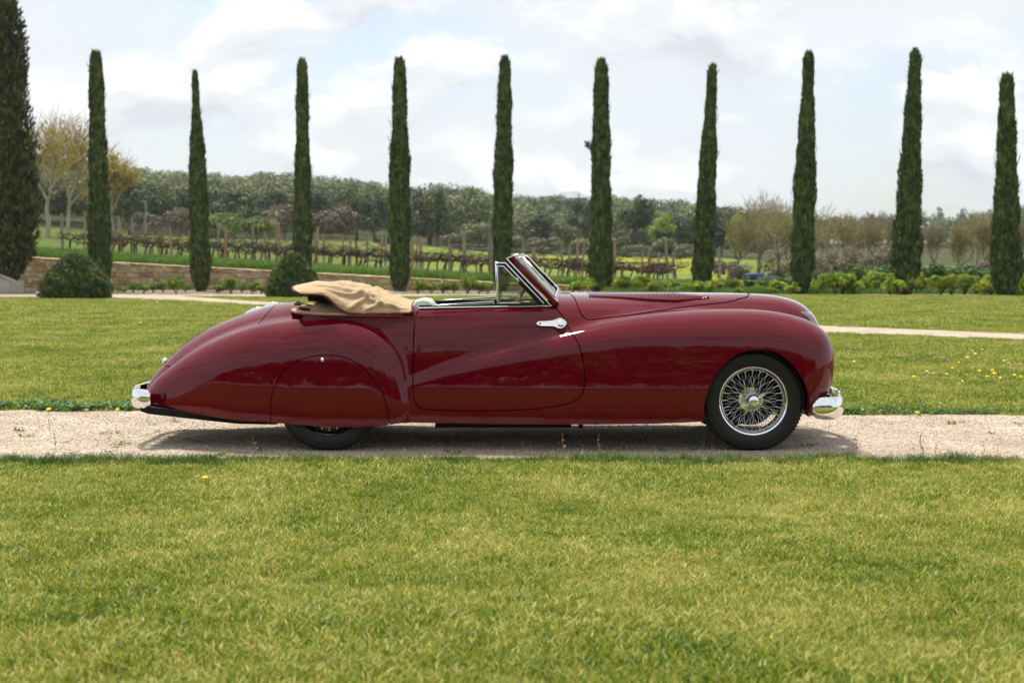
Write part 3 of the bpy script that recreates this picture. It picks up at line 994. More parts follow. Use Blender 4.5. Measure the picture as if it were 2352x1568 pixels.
def rr(u0, u1, v0, v1, ru, rv, n=6):
    out = []
    for cu, cv, a0 in ((u1 - ru, v1 - rv, 0), (u0 + ru, v1 - rv, 90), (u0 + ru, v0 + rv, 180), (u1 - ru, v0 + rv, 270)):
        for i in range(n + 1):
            a = math.radians(a0 + 90 * i / n); out.append((cu + ru * math.cos(a), cv + rv * math.sin(a)))
    return out
def screen_ring(name, outer, inner, d0, d1, mat, parent):
    V, Fc = [], []
    n = len(outer)
    for ring, d in ((outer, d0), (outer, d1), (inner, d1), (inner, d0)):
        V += [W(u, v, d) for u, v in ring]
    for k in range(4):
        a, b = k * n, ((k + 1) % 4) * n
        Fc += [(a + i, a + (i + 1) % n, b + (i + 1) % n, b + i) for i in range(n)]
    o = MB().add(V, Fc).build(name, mat, parent, auto=35)
    mirror_obj(o, parent)
    return o
o_out, o_in = rr(-.02, 1.0, -.03, 1.03, .03, .05), rr(.09, .955, .065, .935, .12, .10)
sf = screen_ring('windscreen_frame', o_out, o_in, -0.012, 0.014, PAINT, body)
screen_ring('windscreen_trim', rr(.075, .97, .05, .95, .12, .10), rr(.10, .945, .075, .925, .11, .09), 0.010, 0.019, CHROME, sf)
gv = [W(u, v, 0.0) for u, v in o_in] + [W(u, v, 0.004) for u, v in o_in]
k = len(o_in)
g2 = MB().add(gv, [tuple(range(k)), tuple(reversed(range(k, 2 * k)))] + [(i, (i + 1) % k, (i + 1) % k + k, i + k) for i in range(k)]).build('windscreen_glass', GLASS, body)
mirror_obj(g2, body)
wp = MB().tube([W(.35, .10, .028), W(.42, .45, .026), W(.47, .80, .022)], .004, 6)
wp.tube([W(.40, .38, .020), W(.52, .90, .018)], .006, 6)
wo = wp.build('wiper', CHROME, body, smooth=True); mirror_obj(wo, body)
cs = MB().tube([B0 + Vector((.012, 0, 0)), (B0 + T0) / 2 + Vector((.014, 0, 0)), T0 + Vector((.012, 0, 0))], .011, 10)
cs.build('windscreen_centre_bar', CHROME, body, smooth=True)

# --- cockpit
tub = MB()
xa, xb_ = at(700, 700, -.6)[0], at(1272, 700, -.6)[0]
for sg in (-1, 1):
    tub.box(((xa + xb_) / 2, sg * 0.655, 0.62), (xb_ - xa, 0.03, 0.66))
tub.box(((xa + xb_) / 2, 0, 0.30), (xb_ - xa, 1.28, 0.03))
tub.box((xa, 0, 0.62), (0.03, 1.28, 0.64))
tub.box((xb_ - 0.01, 0, 0.64), (0.05, 1.26, 0.70))
tub.build('cockpit_lining', INTERIOR, car)
dash = MB().box((xb_ - 0.10, 0, 0.93), (0.16, 1.24, 0.15)).build('dashboard', INTERIOR, car, bevel=0.03)
for y in (-0.31, 0.31):
    c = at(985, 690, y)
    ztop = at(985, 684, y)[2]
    b = MB()
    rows = []
    prof = [(-.06, 0.40), (-.085, .60), (-.10, .85), (-.105, ztop - .045), (-.085, ztop - .012), (-.04, ztop), (.01, ztop - .008), (.045, ztop - .045), (.06, .85), (.09, .6), (.12, .44)]
    ys = [-.245, -.235, -.20, -.1, 0, .1, .20, .235, .245]; sc = [.78, .93, .985, 1, 1, 1, .985, .93, .78]
    V = [(c[0] + px_ * (0.55 + .45 * k), y + yy, 0.40 + (z - 0.40) * (0.9 + 0.1 * k)) for yy, k in zip(ys, sc) for px_, z in prof]
    m = len(prof)
    Fc = [(i * m + j, i * m + j + 1, (i + 1) * m + j + 1, (i + 1) * m + j) for i in range(len(ys) - 1) for j in range(m - 1)] + [tuple(range(m)), tuple(reversed(range((len(ys) - 1) * m, len(ys) * m)))]
    so = b.add(V, Fc).build('seat_backrest', LEATHER, car, auto=60)
    MB().box((c[0] + .30, y, .45), (.50, .48, .16)).build('seat_cushion', LEATHER, car, bevel=.04)
sw = MB()
sc_ = Vector(at(1186, 697, -.33)); tilt = math.radians(27)
ux, uy = Vector((math.sin(tilt), 0, math.cos(tilt))), Vector((0, 1, 0))
ring = [sc_ + ux * (.205 * math.cos(2 * math.pi * i / 48)) + uy * (.205 * math.sin(2 * math.pi * i / 48)) for i in range(49)]
sw.tube(ring, .0125, 10, cap=False)
so = sw.build('steering_wheel', STEERING, car, smooth=True)
sp = MB()
for a in (0.35, math.pi - .35, -math.pi / 2): sp.tube([sc_, sc_ + ux * (.2 * math.sin(a)) + uy * (.2 * math.cos(a))], .006, 6)
sp.tube([sc_ + ux * 0, sc_ + Vector((math.cos(tilt), 0, -math.sin(tilt))) * .45], .02, 10)
sp.build('steering_spokes', CHROME, so, smooth=True)
# ------------------------------------------------------------------ the folded hood
def vnoise(x, y, seed=0):
    """smooth value noise on arrays"""
    r = np.random.default_rng(seed); T = r.random((64, 64))
    xi, yi = np.floor(x).astype(int), np.floor(y).astype(int); u, v = x - xi, y - yi
    u, v = u * u * (3 - 2 * u), v * v * (3 - 2 * v)
    g = lambda a, b: T[a % 64, b % 64]
    return (g(xi, yi) * (1 - u) + g(xi + 1, yi) * u) * (1 - v) + (g(xi, yi + 1) * (1 - u) + g(xi + 1, yi + 1) * u) * v

top_pix = [(679, 657), (700, 652.5), (723, 649), (746, 651), (780, 649), (810, 654), (843, 661), (876, 674), (910, 684.5), (930, 690.5), (953, 692)]
bot_pix = [(681, 670.5), (690, 675.5), (710, 675.6), (736, 677), (750, 682), (760, 690.5), (776, 705.5), (790, 714.5), (810, 720), (870, 720.5), (946, 718.5)]
NU, NVV = 150, 90
bot = dense([tuple(at(a, b, -.685)) for a, b in bot_pix], 900)
topc = dense([tuple(at(a, b, -.06)) for a, b in top_pix], 900)
def resample(c, n):
    d = np.r_[0, np.cumsum(np.linalg.norm(np.diff(c, axis=0), axis=1))]
    return np.array([np.interp(np.linspace(0, d[-1], n), d, c[:, k]) for k in range(3)]).T
bot = resample(bot, NU)
# matching points along the top: spread so that cloth threads run across the car
tx = np.interp(np.linspace(0, 1, NU), [0, .12, .42, .6, 1], [0, .16, .42, .55, 1])
topd = resample(topc, 400)
topn = np.array([np.interp(tx, np.linspace(0, 1, 400), topd[:, k]) for k in range(3)]).T
V = np.zeros((NU, 2 * NVV - 1, 3))
uu = np.linspace(0, 1, NU)[:, None]; vv = np.linspace(0, 1, NVV)[None, :]
lift = np.sin(vv * np.pi / 2) ** 1.0
sx = bot[:, None, 0] * (1 - vv) + topn[:, None, 0] * vv
sy = -(0.685 * np.cos(vv * np.pi / 2) ** 0.75)
sz = bot[:, None, 2] * (1 - lift) + topn[:, None, 2] * lift
# folds: a pulled waist from the middle of the top towards the front corner, plus loose creases
X1, Z1 = sx, vv + 0 * sx
def fold(cx_, cv, ang, wid, length, amp):
    a = math.radians(ang)
    dx_, dv_ = (sx - cx_), (vv - cv) * 0.45
    p = dx_ * math.cos(a) + dv_ * math.sin(a); q = -dx_ * math.sin(a) + dv_ * math.cos(a)
    return amp * np.exp(-(q / wid) ** 2) * np.exp(-(p / length) ** 4)
xm = at(800, 700, -.68)[0]; pxm = 1 / 331.0
disp = np.zeros_like(sx)
disp += fold(xm + 10 * pxm, .45, 12, .022, .20, .024) + fold(xm + 45 * pxm, .40, -28, .020, .16, .026)
disp += fold(xm + 85 * pxm, .35, -38, .018, .13, .022) + fold(xm + 30 * pxm, .62, 18, .016, .14, -.022)
disp += fold(xm + 20 * pxm, .25, 55, .018, .11, .020) + fold(xm + 60 * pxm, .22, 48, .016, .09, .016)
disp += fold(xm - 50 * pxm, .55, 10, .020, .16, .014) + fold(xm - 20 * pxm, .78, 5, .014, .12, .012) + fold(xm + 110 * pxm, .5, -20, .015, .15, -.016)
disp += fold(xm + 120 * pxm, .25, -12, .02, .14, .012) + fold(xm + 70 * pxm, .55, -30, .012, .1, -.015)
edge = np.minimum(1, vv * 7) * np.minimum(1, uu * 8) * np.minimum(1, (1 - uu) * 10)
nz_ = (vnoise(sx * 9 + vv * 5, vv * 4 + sx * 3, 3) - .5) * .022 + (vnoise(sx * 22 - vv * 9, vv * 11 + sx * 8, 5) - .5) * .012 + (vnoise(sx * 44, vv * 20 + sx * 20, 8) - .5) * .005
gather = np.exp(-((sx - (xm + 5 * pxm)) / .14) ** 2) * np.exp(-((vv - .85) / .25) ** 2)
nz_ = nz_ + gather * 0.016 * (vnoise(sx * 46 + vv * 6, vv * 5 + 3, 13) - .5)
D = (disp * 1.35 + nz_ * .65) * edge
V[:, :NVV, 0] = sx + 0.2 * D; V[:, :NVV, 1] = sy - D * np.cos(vv * np.pi / 2) * 0.9; V[:, :NVV, 2] = sz + D * np.sin(vv * np.pi / 2 * .9 + .1)
V[:, NVV:, :] = V[:, NVV - 2::-1, :] * [1, -1, 1]
NV2 = 2 * NVV - 1
qi = (np.arange(NU - 1)[:, None] * NV2 + np.arange(NV2 - 1)[None, :]).ravel()
quads = np.stack([qi, qi + 1, qi + NV2 + 1, qi + NV2], 1)
me = mesh_np('hood_cloth', V.reshape(-1, 3), quads, smooth=True)
hood = link('hood', me, CANVAS, car)
sol = hood.modifiers.new('thickness', 'SOLIDIFY'); sol.thickness = 0.006; sol.offset = -1
def along(name, pts, r, mat, parent, n=8):
    return MB().tube(pts, r, n).build(name, mat, parent, smooth=True)
pp = [tuple(p) for p in V[::2, 0, :]]
hp1 = along('hood_piping', [(a, b - .004, c) for a, b, c in pp], .009, PIPING, hood); mirror_obj(hp1, hood)
along('hood_piping', [tuple(p) for p in V[-1, ::3, :]], .0085, PIPING, hood)
along('hood_piping', [tuple(p) for p in V[0, ::3, :]], .0085, PIPING, hood)
for v_ in (30, 62):
    so_ = along('hood_seam', [(a, b - .001, c + .0015) for a, b, c in V[::2, v_, :]], .0028, principled('canvas_seam', (0.30, 0.21, 0.12), .9) if 'canvas_seam' not in MATS else MATS['canvas_seam'], hood, 5)
for a, b in ((808, 716), (945, 712)):
    i = int(np.argmin(np.abs(bot[:, 0] - at(a, b, -.685)[0])))
    p = V[i, 3]
    MB().lathe([(0, .007), (.006, .006), (.009, .001), (.009, -.002)], 14, 'Y', c=(p[0], p[1] - .004, p[2])).build('snap_button', CHROME, hood, smooth=True)
# the cloth well the hood folds into
x_r, x_f = at(663, 700, -.35)[0], at(930, 700, -.68)[0]
xc = at(790, 700, -.68)[0]
def well(t, k):
    """t 0..1 from the near front round the tail to the far front"""
    a = math.pi * (t - 0.5)
    ca, sa = math.cos(a), math.sin(a)
    ex = abs(ca) ** 0.75
    x = xc - (xc - x_r) * k * ex
    y = 0.69 * (k if k > .9 else k) * np.sign(sa) * abs(sa) ** 0.62
    return x, y
rim, inn, low = [], [], []
for i in range(81):
    t = i / 80
    x, y = well(t, 1.0); f = abs(y) / 0.69
    z = at(700, 703.5, 0)[2] * (1 - f ** 2) + at(718, 721.5, -.69)[2] * f ** 2
    rim.append((x, y, z))
    x2, y2 = well(t, 0.93); inn.append((x2, y2, z + 0.010 + .012 * math.sin(i * .9)*.3))
    x3, y3 = well(t, 0.80); low.append((x3, y3, z - 0.012))
rim = [(xc + .42, -.69, rim[0][2])] + rim + [(xc + .42, .69, rim[-1][2])]
inn = [(xc + .42, -.65, inn[0][2])] + inn + [(xc + .42, .65, inn[-1][2])]
low = [(xc + .42, -.56, low[0][2])] + low + [(xc + .42, .56, low[-1][2])]
outr = [(x * 1.0, y, z - .012) for x, y, z in rim]
n = len(rim)
V4 = outr + rim + inn + low
wo = MB().add(V4, [(r * n + i, r * n + i + 1, (r + 1) * n + i + 1, (r + 1) * n + i) for r in range(3) for i in range(n - 1)]).build('hood_well', CANVAS, car, smooth=True)
along('hood_piping', outr, .009, PIPING, wo)
MB().add([low[i] for i in range(n)], [tuple(range(n))]).build('hood_well_floor', CANVAS, wo)
# folded layers lying in the well
def layer(name, x0, x1, z0, z1, half_w, mat, seed, slope=0.0):
    NX, NY = 40, 60
    xs = np.linspace(x0, x1, NX)[:, None]; ts = np.linspace(-1, 1, NY)[None, :]
    zt = z1 + slope * (xs - x0) + (vnoise(xs * 12 + ts, ts * 4 + 2, seed) - .5) * .03
    z = z0 + (zt - z0) * (1 - np.abs(ts) ** 6) * np.clip((1 - ((2 * (xs - x0) / (x1 - x0) - 1)) ** 8), 0, 1) ** .5
    y = ts * half_w + (vnoise(xs * 16, ts * 3 + 9, seed + 1) - .5) * .02
    V = np.stack([xs + 0 * ts, y + 0 * xs, z], -1).reshape(-1, 3)
    qi = (np.arange(NX - 1)[:, None] * NY + np.arange(NY - 1)[None, :]).ravel()
    me = mesh_np(name, V, np.stack([qi, qi + NY, qi + NY + 1, qi + 1], 1), True)
    return link(name, me, mat, wo)
zr0 = rim[0][2]
layer('hood_fold', at(704, 700, -.6)[0], at(860, 700, -.6)[0], zr0 - .03, at(720, 700, -.6)[2] + .0, 0.64, CANVAS, 11, slope=.06)
layer('hood_fold', at(706, 700, -.5)[0], at(850, 700, -.5)[0], zr0 - .02, at(720, 689, -.5)[2], 0.50, CANVAS, 15, slope=.05)
bx = MB().box(((at(712, 690, -.4)[0] + at(840, 690, -.4)[0]) / 2, 0, at(740, 684, -.5)[2]), (at(840, 690, -.4)[0] - at(712, 690, -.4)[0], 1.08, .05))
bx.build('hood_shade_slab', BLACK, wo, bevel=.015)  # black slab stands in for the shaded opening beneath the flap
# ------------------------------------------------------------------ the ground
def gp(px, py, z=0.0):
    """point of the plane z seen at a pixel"""
    dx, dy = (px - 1176.0) / F_PX, (784.0 - py) / F_PX
    c, s = math.cos(PITCH), math.sin(PITCH)
    d = np.array([dx, c + dy * s, -s + dy * c])
    return CAM + d * ((z - CAM[2]) / d[2])
def pxof(X, Dm):
    return 1176 + X / Dm * F_PX

WALL_A, WALL_B = gp(30, 664), gp(1420, 668.5)
wall_dir = (WALL_B - WALL_A)[:2]; wall_len = np.linalg.norm(wall_dir); wall_dir = wall_dir / wall_len
wall_y = lambda X: WALL_A[1] + (X - WALL_A[0]) * wall_dir[1] / wall_dir[0]
wall_top = lambda X: np.interp(X, [gp(-200, 664)[0], gp(40, 664)[0], gp(250, 665)[0], gp(640, 666)[0], gp(1120, 667)[0], gp(1320, 668)[0], gp(1420, 668.5)[0]], [1.66, 1.58, 1.30, 0.89, 0.40, 0.24, 0.12])
RING_PX = [-900, -200, 0, 150, 300, 500, 700, 860, 900, 1040, 1200, 1300, 1400, 1600, 1720, 1900, 2100, 2352, 3400]
RINGS = [
    (72, None),
    (110, [4.6, 3.9, 3.6, 3.3, 3.1, 2.7, 2.0, 1.5, 1.4, 1.1, .9, .75, .6, .4, -1.0, -1.5, -1.5, -1.5, -1.5]),
    (200, [9, 7, 6.2, 5.6, 5.0, 4.5, 4.2, 4.1, 4.0, 3.0, 2.4, 2.2, 2.1, 1.9, 1.5, 1.0, .7, .3, 0]),
    (320, [22, 20, 18, 15, 11.5, 9.5, 9, 7, 6.5, 4.5, 3.6, 3.3, 3.0, 2.8, 2.4, 1.5, 1.0, 1.0, 1]),
    (600, [44, 40, 38, 34, 30, 28, 28, 24.5, 24, 23.5, 19.5, 19, 19, 16, 12.5, 9, 9, 10.5, 10]),
    (900, [46, 42, 40, 34, 30, 28, 28, 24.5, 24, 23.5, 19.5, 19, 19, 16, 12.5, 9, 9, 10.5, 10]),
    (2500, [20] * 19)]
def ground_z(X, Y):
    X, Y = np.broadcast_arrays(np.asarray(X, float), np.asarray(Y, float))
    D = Y - CAM[1]
    px = pxof(X, np.maximum(D, 1.0))
    wy = wall_y(X); wt = wall_top(X)
    side = np.clip((X - WALL_B[0]) / 6.0, 0, 1)
    back = np.clip((Y - (wy + 0.25)) / np.where(side > 0, 0.4 + 8 * side, 0.4), 0, 1)
    z = wt * back
    prev_D, prev_z = wy - CAM[1] + 0.3, wt
    for Dk, tab in RINGS:
        zk = wt + 0.20 - .35 * np.clip((px - 1620) / 160, 0, 1) if tab is None else np.interp(px, RING_PX, tab)
        t = np.clip((D - prev_D) / np.maximum(Dk - prev_D, 0.1), 0, 1)
        if tab is not None: t = t * t * (3 - 2 * t) * 0.5 + t * 0.5
        z = np.where(D > prev_D, prev_z + (zk - prev_z) * t, z)
        prev_D, prev_z = Dk, np.where(D > Dk, zk, zk)
    return np.where(Y <= wy + 0.25, 0.0, z)

GRASS_GROUND = principled('lawn_ground', (0.08, 0.10, 0.03), rough=1.0, spec=0.05)
def _lawn_ground():
    n, l, b = nodes_of(GRASS_GROUND)
    geo = n.new('ShaderNodeNewGeometry')
    t1 = n.new('ShaderNodeTexNoise'); t1.inputs['Scale'].default_value = 0.35; t1.inputs['Detail'].default_value = 8; t1.inputs['Roughness'].default_value = 0.65
    t2 = n.new('ShaderNodeTexNoise'); t2.inputs['Scale'].default_value = 14; t2.inputs['Detail'].default_value = 6; t2.inputs['Roughness'].default_value = 0.7
    for t in (t1, t2): l.new(geo.outputs['Position'], t.inputs['Vector'])
    ad = n.new('ShaderNodeMath'); ad.operation = 'MULTIPLY_ADD'; ad.inputs[1].default_value = 0.55
    l.new(t2.outputs['Fac'], ad.inputs[0])
    m_ = n.new('ShaderNodeMath'); m_.operation = 'MULTIPLY'; m_.inputs[1].default_value = 0.5; l.new(t1.outputs['Fac'], m_.inputs[0]); l.new(m_.outputs[0], ad.inputs[2])
    r = n.new('ShaderNodeValToRGB'); el = r.color_ramp.elements
    for _ in range(2): el.new(0.5)
    for e, (p, c) in zip(el, [(0.36, (0.085, 0.115, 0.024)), (0.5, (0.150, 0.195, 0.038)), (0.6, (0.21, 0.25, 0.052)), (0.72, (0.28, 0.29, 0.085))]):
        e.position = p; e.color = (*c, 1)
    l.new(ad.outputs[0], r.inputs['Fac'])
    # soil of the vineyard and yellow flowers of the far meadow are marked on the sheet itself
    a1 = n.new('ShaderNodeAttribute'); a1.attribute_name = 'soil'
    a2 = n.new('ShaderNodeAttribute'); a2.attribute_name = 'flower'
    ts = n.new('ShaderNodeTexNoise'); ts.inputs['Scale'].default_value = 2.2; ts.inputs['Detail'].default_value = 8
    l.new(geo.outputs['Position'], ts.inputs['Vector'])
    rs = n.new('ShaderNodeValToRGB'); rs.color_ramp.elements[0].color = (0.075, 0.052, 0.040, 1); rs.color_ramp.elements[1].color = (0.20, 0.15, 0.125, 1)
    l.new(ts.outputs['Fac'], rs.inputs['Fac'])
    mx = n.new('ShaderNodeMix'); mx.data_type = 'RGBA'
    l.new(a1.outputs['Fac'], mx.inputs['Factor']); l.new(r.outputs['Color'], mx.inputs['A']); l.new(rs.outputs['Color'], mx.inputs['B'])
    mp = n.new('ShaderNodeMapping'); mp.inputs['Scale'].default_value = (0.10, 0.16, 1); l.new(geo.outputs['Position'], mp.inputs['Vector'])
    tf = n.new('ShaderNodeTexNoise'); tf.inputs['Scale'].default_value = 1.6; tf.inputs['Detail'].default_value = 9; tf.inputs['Roughness'].default_value = 0.75
    l.new(mp.outputs[0], tf.inputs['Vector'])
    ml = n.new('ShaderNodeMath'); ml.operation = 'MULTIPLY_ADD'; ml.inputs[2].default_value = -0.72
    sub = n.new('ShaderNodeMath'); sub.operation = 'ADD'
    l.new(a2.outputs['Fac'], sub.inputs[0]); l.new(tf.outputs['Fac'], sub.inputs[1])
    st = n.new('ShaderNodeMapRange'); st.inputs['From Min'].default_value = 1.24; st.inputs['From Max'].default_value = 1.62
    l.new(sub.outputs[0], st.inputs['Value'])
    mf = n.new('ShaderNodeMix'); mf.data_type = 'RGBA'; mf.inputs['B'].default_value = (0.42, 0.36, 0.015, 1)
    l.new(st.outputs[0], mf.inputs['Factor'])
    last = mx.outputs['Result']
    for an, c_ in (('field', (0.080, 0.118, 0.024, 1)), ('wood', (0.055, 0.060, 0.028, 1)), ('thatch', (0.105, 0.115, 0.034, 1))):
        a3 = n.new('ShaderNodeAttribute'); a3.attribute_name = an
        mw = n.new('ShaderNodeMix'); mw.data_type = 'RGBA'; mw.inputs['B'].default_value = c_
        sc_ = n.new('ShaderNodeMath'); sc_.operation = 'MULTIPLY'; sc_.inputs[1].default_value = .92 if an == 'wood' else .7 if an == 'thatch' else .88
        l.new(a3.outputs['Fac'], sc_.inputs[0]); l.new(sc_.outputs[0], mw.inputs['Factor']); l.new(last, mw.inputs['A']); last = mw.outputs['Result']
    l.new(last, mf.inputs['A']); l.new(mf.outputs['Result'], b.inputs['Base Color'])
    bp = n.new('ShaderNodeBump'); bp.inputs['Strength'].default_value = 0.6; bp.inputs['Distance'].default_value = 0.03
    l.new(t2.outputs['Fac'], bp.inputs['Height']); l.new(bp.outputs[0], b.inputs['Normal'])
_lawn_ground()

def build_ground():
    near = list(np.linspace(-160, -20, 15)) + list(np.linspace(-18, 50, 35))
    U = np.linspace(-1, 1, 161)
    rows = []
    for Y in near: rows.append(np.stack([U * (60 + abs(Y) * .8), np.full_like(U, Y)], 1))
    # rows that follow the wall, then open out to the hills
    Xw = U * 62
    for off in (-6, -3, -1, -.3, .0, .24, .45, .66, 1.2, 2, 3, 4, 5.5, 7, 9, 12, 15, 19, 24, 30, 37):
        rows.append(np.stack([Xw * (1 + max(0, off) / 70), wall_y(Xw * (1 + max(0, off) / 70)) + off], 1))
    y0 = rows[-1][:, 1]
    for D in list(np.geomspace(112, 1000, 46)) + [1300, 1800, 2600, 4000, 7000, 12000]:
        Y = D - 10.72
        rows.append(np.stack([U * max(62 * 1.5, D * 1.05), np.maximum(np.full_like(U, Y), y0 + 1)], 1))
    G = np.array(rows)
    Z = ground_z(G[..., 0], G[..., 1])
    V = np.dstack([G, Z]).reshape(-1, 3)
    n, m = G.shape[:2]
    qi = (np.arange(n - 1)[:, None] * m + np.arange(m - 1)[None, :]).ravel()
    me = mesh_np('ground', V, np.stack([qi, qi + 1, qi + m + 1, qi + m], 1), True)
    X, Y = V[:, 0], V[:, 1]; D = Y - CAM[1]; px = pxof(X, np.maximum(D, 1))
    off = Y - wall_y(X)
    soil = ((off > 4.2) & (off < 18) & (px < 1640)).astype(np.float32) * .75
    wood = np.clip((D - 206) / 14, 0, 1) * np.where((px > 850) & (px < 1075), np.clip((D - 262) / 10, 0, 1), 1)
    thatch = np.clip((50 - off_d) / 6, 0, 1) if False else np.clip((62 - D) / 4, 0, 1)
    soil = np.maximum(soil, ((D > 212) & (D < 240) & (px > 850) & (px < 1060)).astype(np.float32))
    fl = np.interp(px, [500, 700, 1150, 1250, 1650, 1800], [.35, .45, .5, .85, .85, .3]) * np.interp(D, [80, 95, 105, 185, 205], [0, .3, 1, 1, 0])
    for nm, a in (('soil', soil), ('flower', fl), ('wood', wood), ('thatch', thatch), ('field', np.clip((D - 64) / 6, 0, 1) * np.interp(px, [0, 700, 1000], [1, .8, .25]))):  # field: plainer green beyond the vines, with its shade put into the colour
        at_ = me.attributes.new(nm, 'FLOAT', 'POINT'); at_.data.foreach_set('value', a.astype(np.float32))
    o = link('ground', me, GRASS_GROUND)
    tag(o, kind='structure')
    return o
build_ground()

GRAVEL = principled('pale_gravel', (0.45, 0.38, 0.30), rough=0.95, spec=0.15)
def _gravel():
    n, l, b = nodes_of(GRAVEL)
    geo = n.new('ShaderNodeNewGeometry')
    v = n.new('ShaderNodeTexVoronoi'); v.inputs['Scale'].default_value = 85
    t = n.new('ShaderNodeTexNoise'); t.inputs['Scale'].default_value = 1.3; t.inputs['Detail'].default_value = 8; t.inputs['Roughness'].default_value = 0.65
    t3 = n.new('ShaderNodeTexNoise'); t3.inputs['Scale'].default_value = 38; t3.inputs['Detail'].default_value = 5; t3.inputs['Roughness'].default_value = 0.7
    for q in (v, t, t3): l.new(geo.outputs['Position'], q.inputs['Vector'])
    r = n.new('ShaderNodeValToRGB'); el = r.color_ramp.elements
    for _ in range(2): el.new(.5)
    for e, (p, c) in zip(el, [(0.0, (0.36, 0.285, 0.215)), (0.35, (0.50, 0.42, 0.33)), (0.75, (0.60, 0.52, 0.43)), (1.0, (0.70, 0.64, 0.56))]):
        e.position = p; e.color = (*c, 1)
    sp = n.new('ShaderNodeSeparateColor'); l.new(v.outputs['Color'], sp.inputs[0])
    l.new(sp.outputs[0], r.inputs['Fac'])
    r2 = n.new('ShaderNodeValToRGB'); r2.color_ramp.elements[0].position = .3; r2.color_ramp.elements[1].position = .7
    r2.color_ramp.elements[0].color = (0.66, 0.60, 0.53, 1); r2.color_ramp.elements[1].color = (1.06, 1.05, 1.03, 1)
    l.new(t.outputs['Fac'], r2.inputs['Fac'])
    r3 = n.new('ShaderNodeValToRGB'); r3.color_ramp.elements[0].position = .30; r3.color_ramp.elements[1].position = .52
    r3.color_ramp.elements[0].color = (0.55, 0.49, 0.42, 1); r3.color_ramp.elements[1].color = (1, 1, 1, 1)
    l.new(t3.outputs['Fac'], r3.inputs['Fac'])
    m = n.new('ShaderNodeMix'); m.data_type = 'RGBA'; m.blend_type = 'MULTIPLY'; m.inputs['Factor'].default_value = 1
    l.new(r.outputs['Color'], m.inputs['A']); l.new(r2.outputs['Color'], m.inputs['B'])
    m2 = n.new('ShaderNodeMix'); m2.data_type = 'RGBA'; m2.blend_type = 'MULTIPLY'; m2.inputs['Factor'].default_value = .9
    l.new(m.outputs['Result'], m2.inputs['A']); l.new(r3.outputs['Color'], m2.inputs['B'])
    l.new(m2.outputs['Result'], b.inputs['Base Color'])
    bp = n.new('ShaderNodeBump'); bp.inputs['Strength'].default_value = 0.8; bp.inputs['Distance'].default_value = 0.008
    ad = n.new('ShaderNodeMath'); ad.operation = 'ADD'; l.new(v.outputs['Distance'], ad.inputs[0]); l.new(t3.outputs['Fac'], ad.inputs[1])
    l.new(ad.outputs[0], bp.inputs['Height']); l.new(bp.outputs[0], b.inputs['Normal'])
_gravel()

YN, YF = gp(1176, 1061)[1], gp(1176, 949)[1]          # drive edges
def edge_noise(x, seed, amp):
    return (vnoise(np.asarray(x) * 2.3 + 11, np.full(np.shape(x), 3.3), seed) - .5) * amp + (vnoise(np.asarray(x) * 7 + 5, np.full(np.shape(x), 1.7), seed + 1) - .5) * amp * .6
yn = lambda x: YN + edge_noise(x, 21, .10)
yf = lambda x: YF + 0.0 - 0.035 * np.asarray(x) + edge_noise(x, 25, .22)
xs = np.linspace(-60, 60, 601)
V = np.vstack([np.stack([xs, yn(xs) - .02, np.full_like(xs, .006)], 1), np.stack([xs, yf(xs) + .02, np.full_like(xs, .006)], 1)])
n = len(xs); i = np.arange(n - 1)
drive = link('gravel_drive', mesh_np('gravel_drive', V, np.stack([i, i + 1, n + i + 1, n + i], 1)), GRAVEL); tag(drive, kind='structure')
UP = [(-500, 672), (0, 674.2), (380, 677), (430, 681), (612, 693.5), (1882, 748), (2352, 767), (3000, 794)]
LO = [(3000, 810), (2352, 782.5), (1904, 764), (609, 701.6), (390, 691), (233, 684.5), (0, 683.5), (-500, 683)]
PATH2 = np.array([gp(a, b)[:2] for a, b in UP + LO])
PATH3 = np.array([gp(a, b)[:2] for a, b in [(370, 676.9), (800, 676.0), (1300, 676.5), (1300, 680.5), (900, 681.5), (612, 682.6), (432, 680.9)]])
def sheet(name, poly, z, mat):
    me = mesh_from(name, [(p[0], p[1], z) for p in poly], [list(range(len(poly)))], False)
    bm = bmesh.new(); bm.from_mesh(me); bmesh.ops.triangulate(bm, faces=bm.faces[:]); bmesh.ops.recalc_face_normals(bm, faces=bm.faces[:])
    for f in bm.faces:
        if f.normal.z < 0: f.normal_flip()
    bm.to_mesh(me); bm.free()
    o = link(name, me, mat); tag(o, kind='structure'); return o
sheet('garden_path', PATH2, .006, GRAVEL)
sheet('garden_path', PATH3, .010, GRAVEL)
BED_SOIL = principled('bed_soil', (0.2, 0.16, 0.12), rough=1, spec=.05)
add_noise_color(BED_SOIL, [(0.3, (0.13, 0.10, 0.075)), (0.7, (0.30, 0.25, 0.20))], scale=4, coord='World', bump=.6, bump_scale=16, bump_dist=.03)
BED = np.array([gp(a, b)[:2] for a, b in [(-300, 664.2), (1420, 668.7), (1700, 668), (2352, 671), (2900, 674), (2900, 684), (2352, 680.5), (1900, 679.2), (1500, 677.8), (1300, 676.4), (800, 675.9), (370, 676.8), (0, 674), (-300, 673)]])
sheet('planting_bed', BED, .003, BED_SOIL)

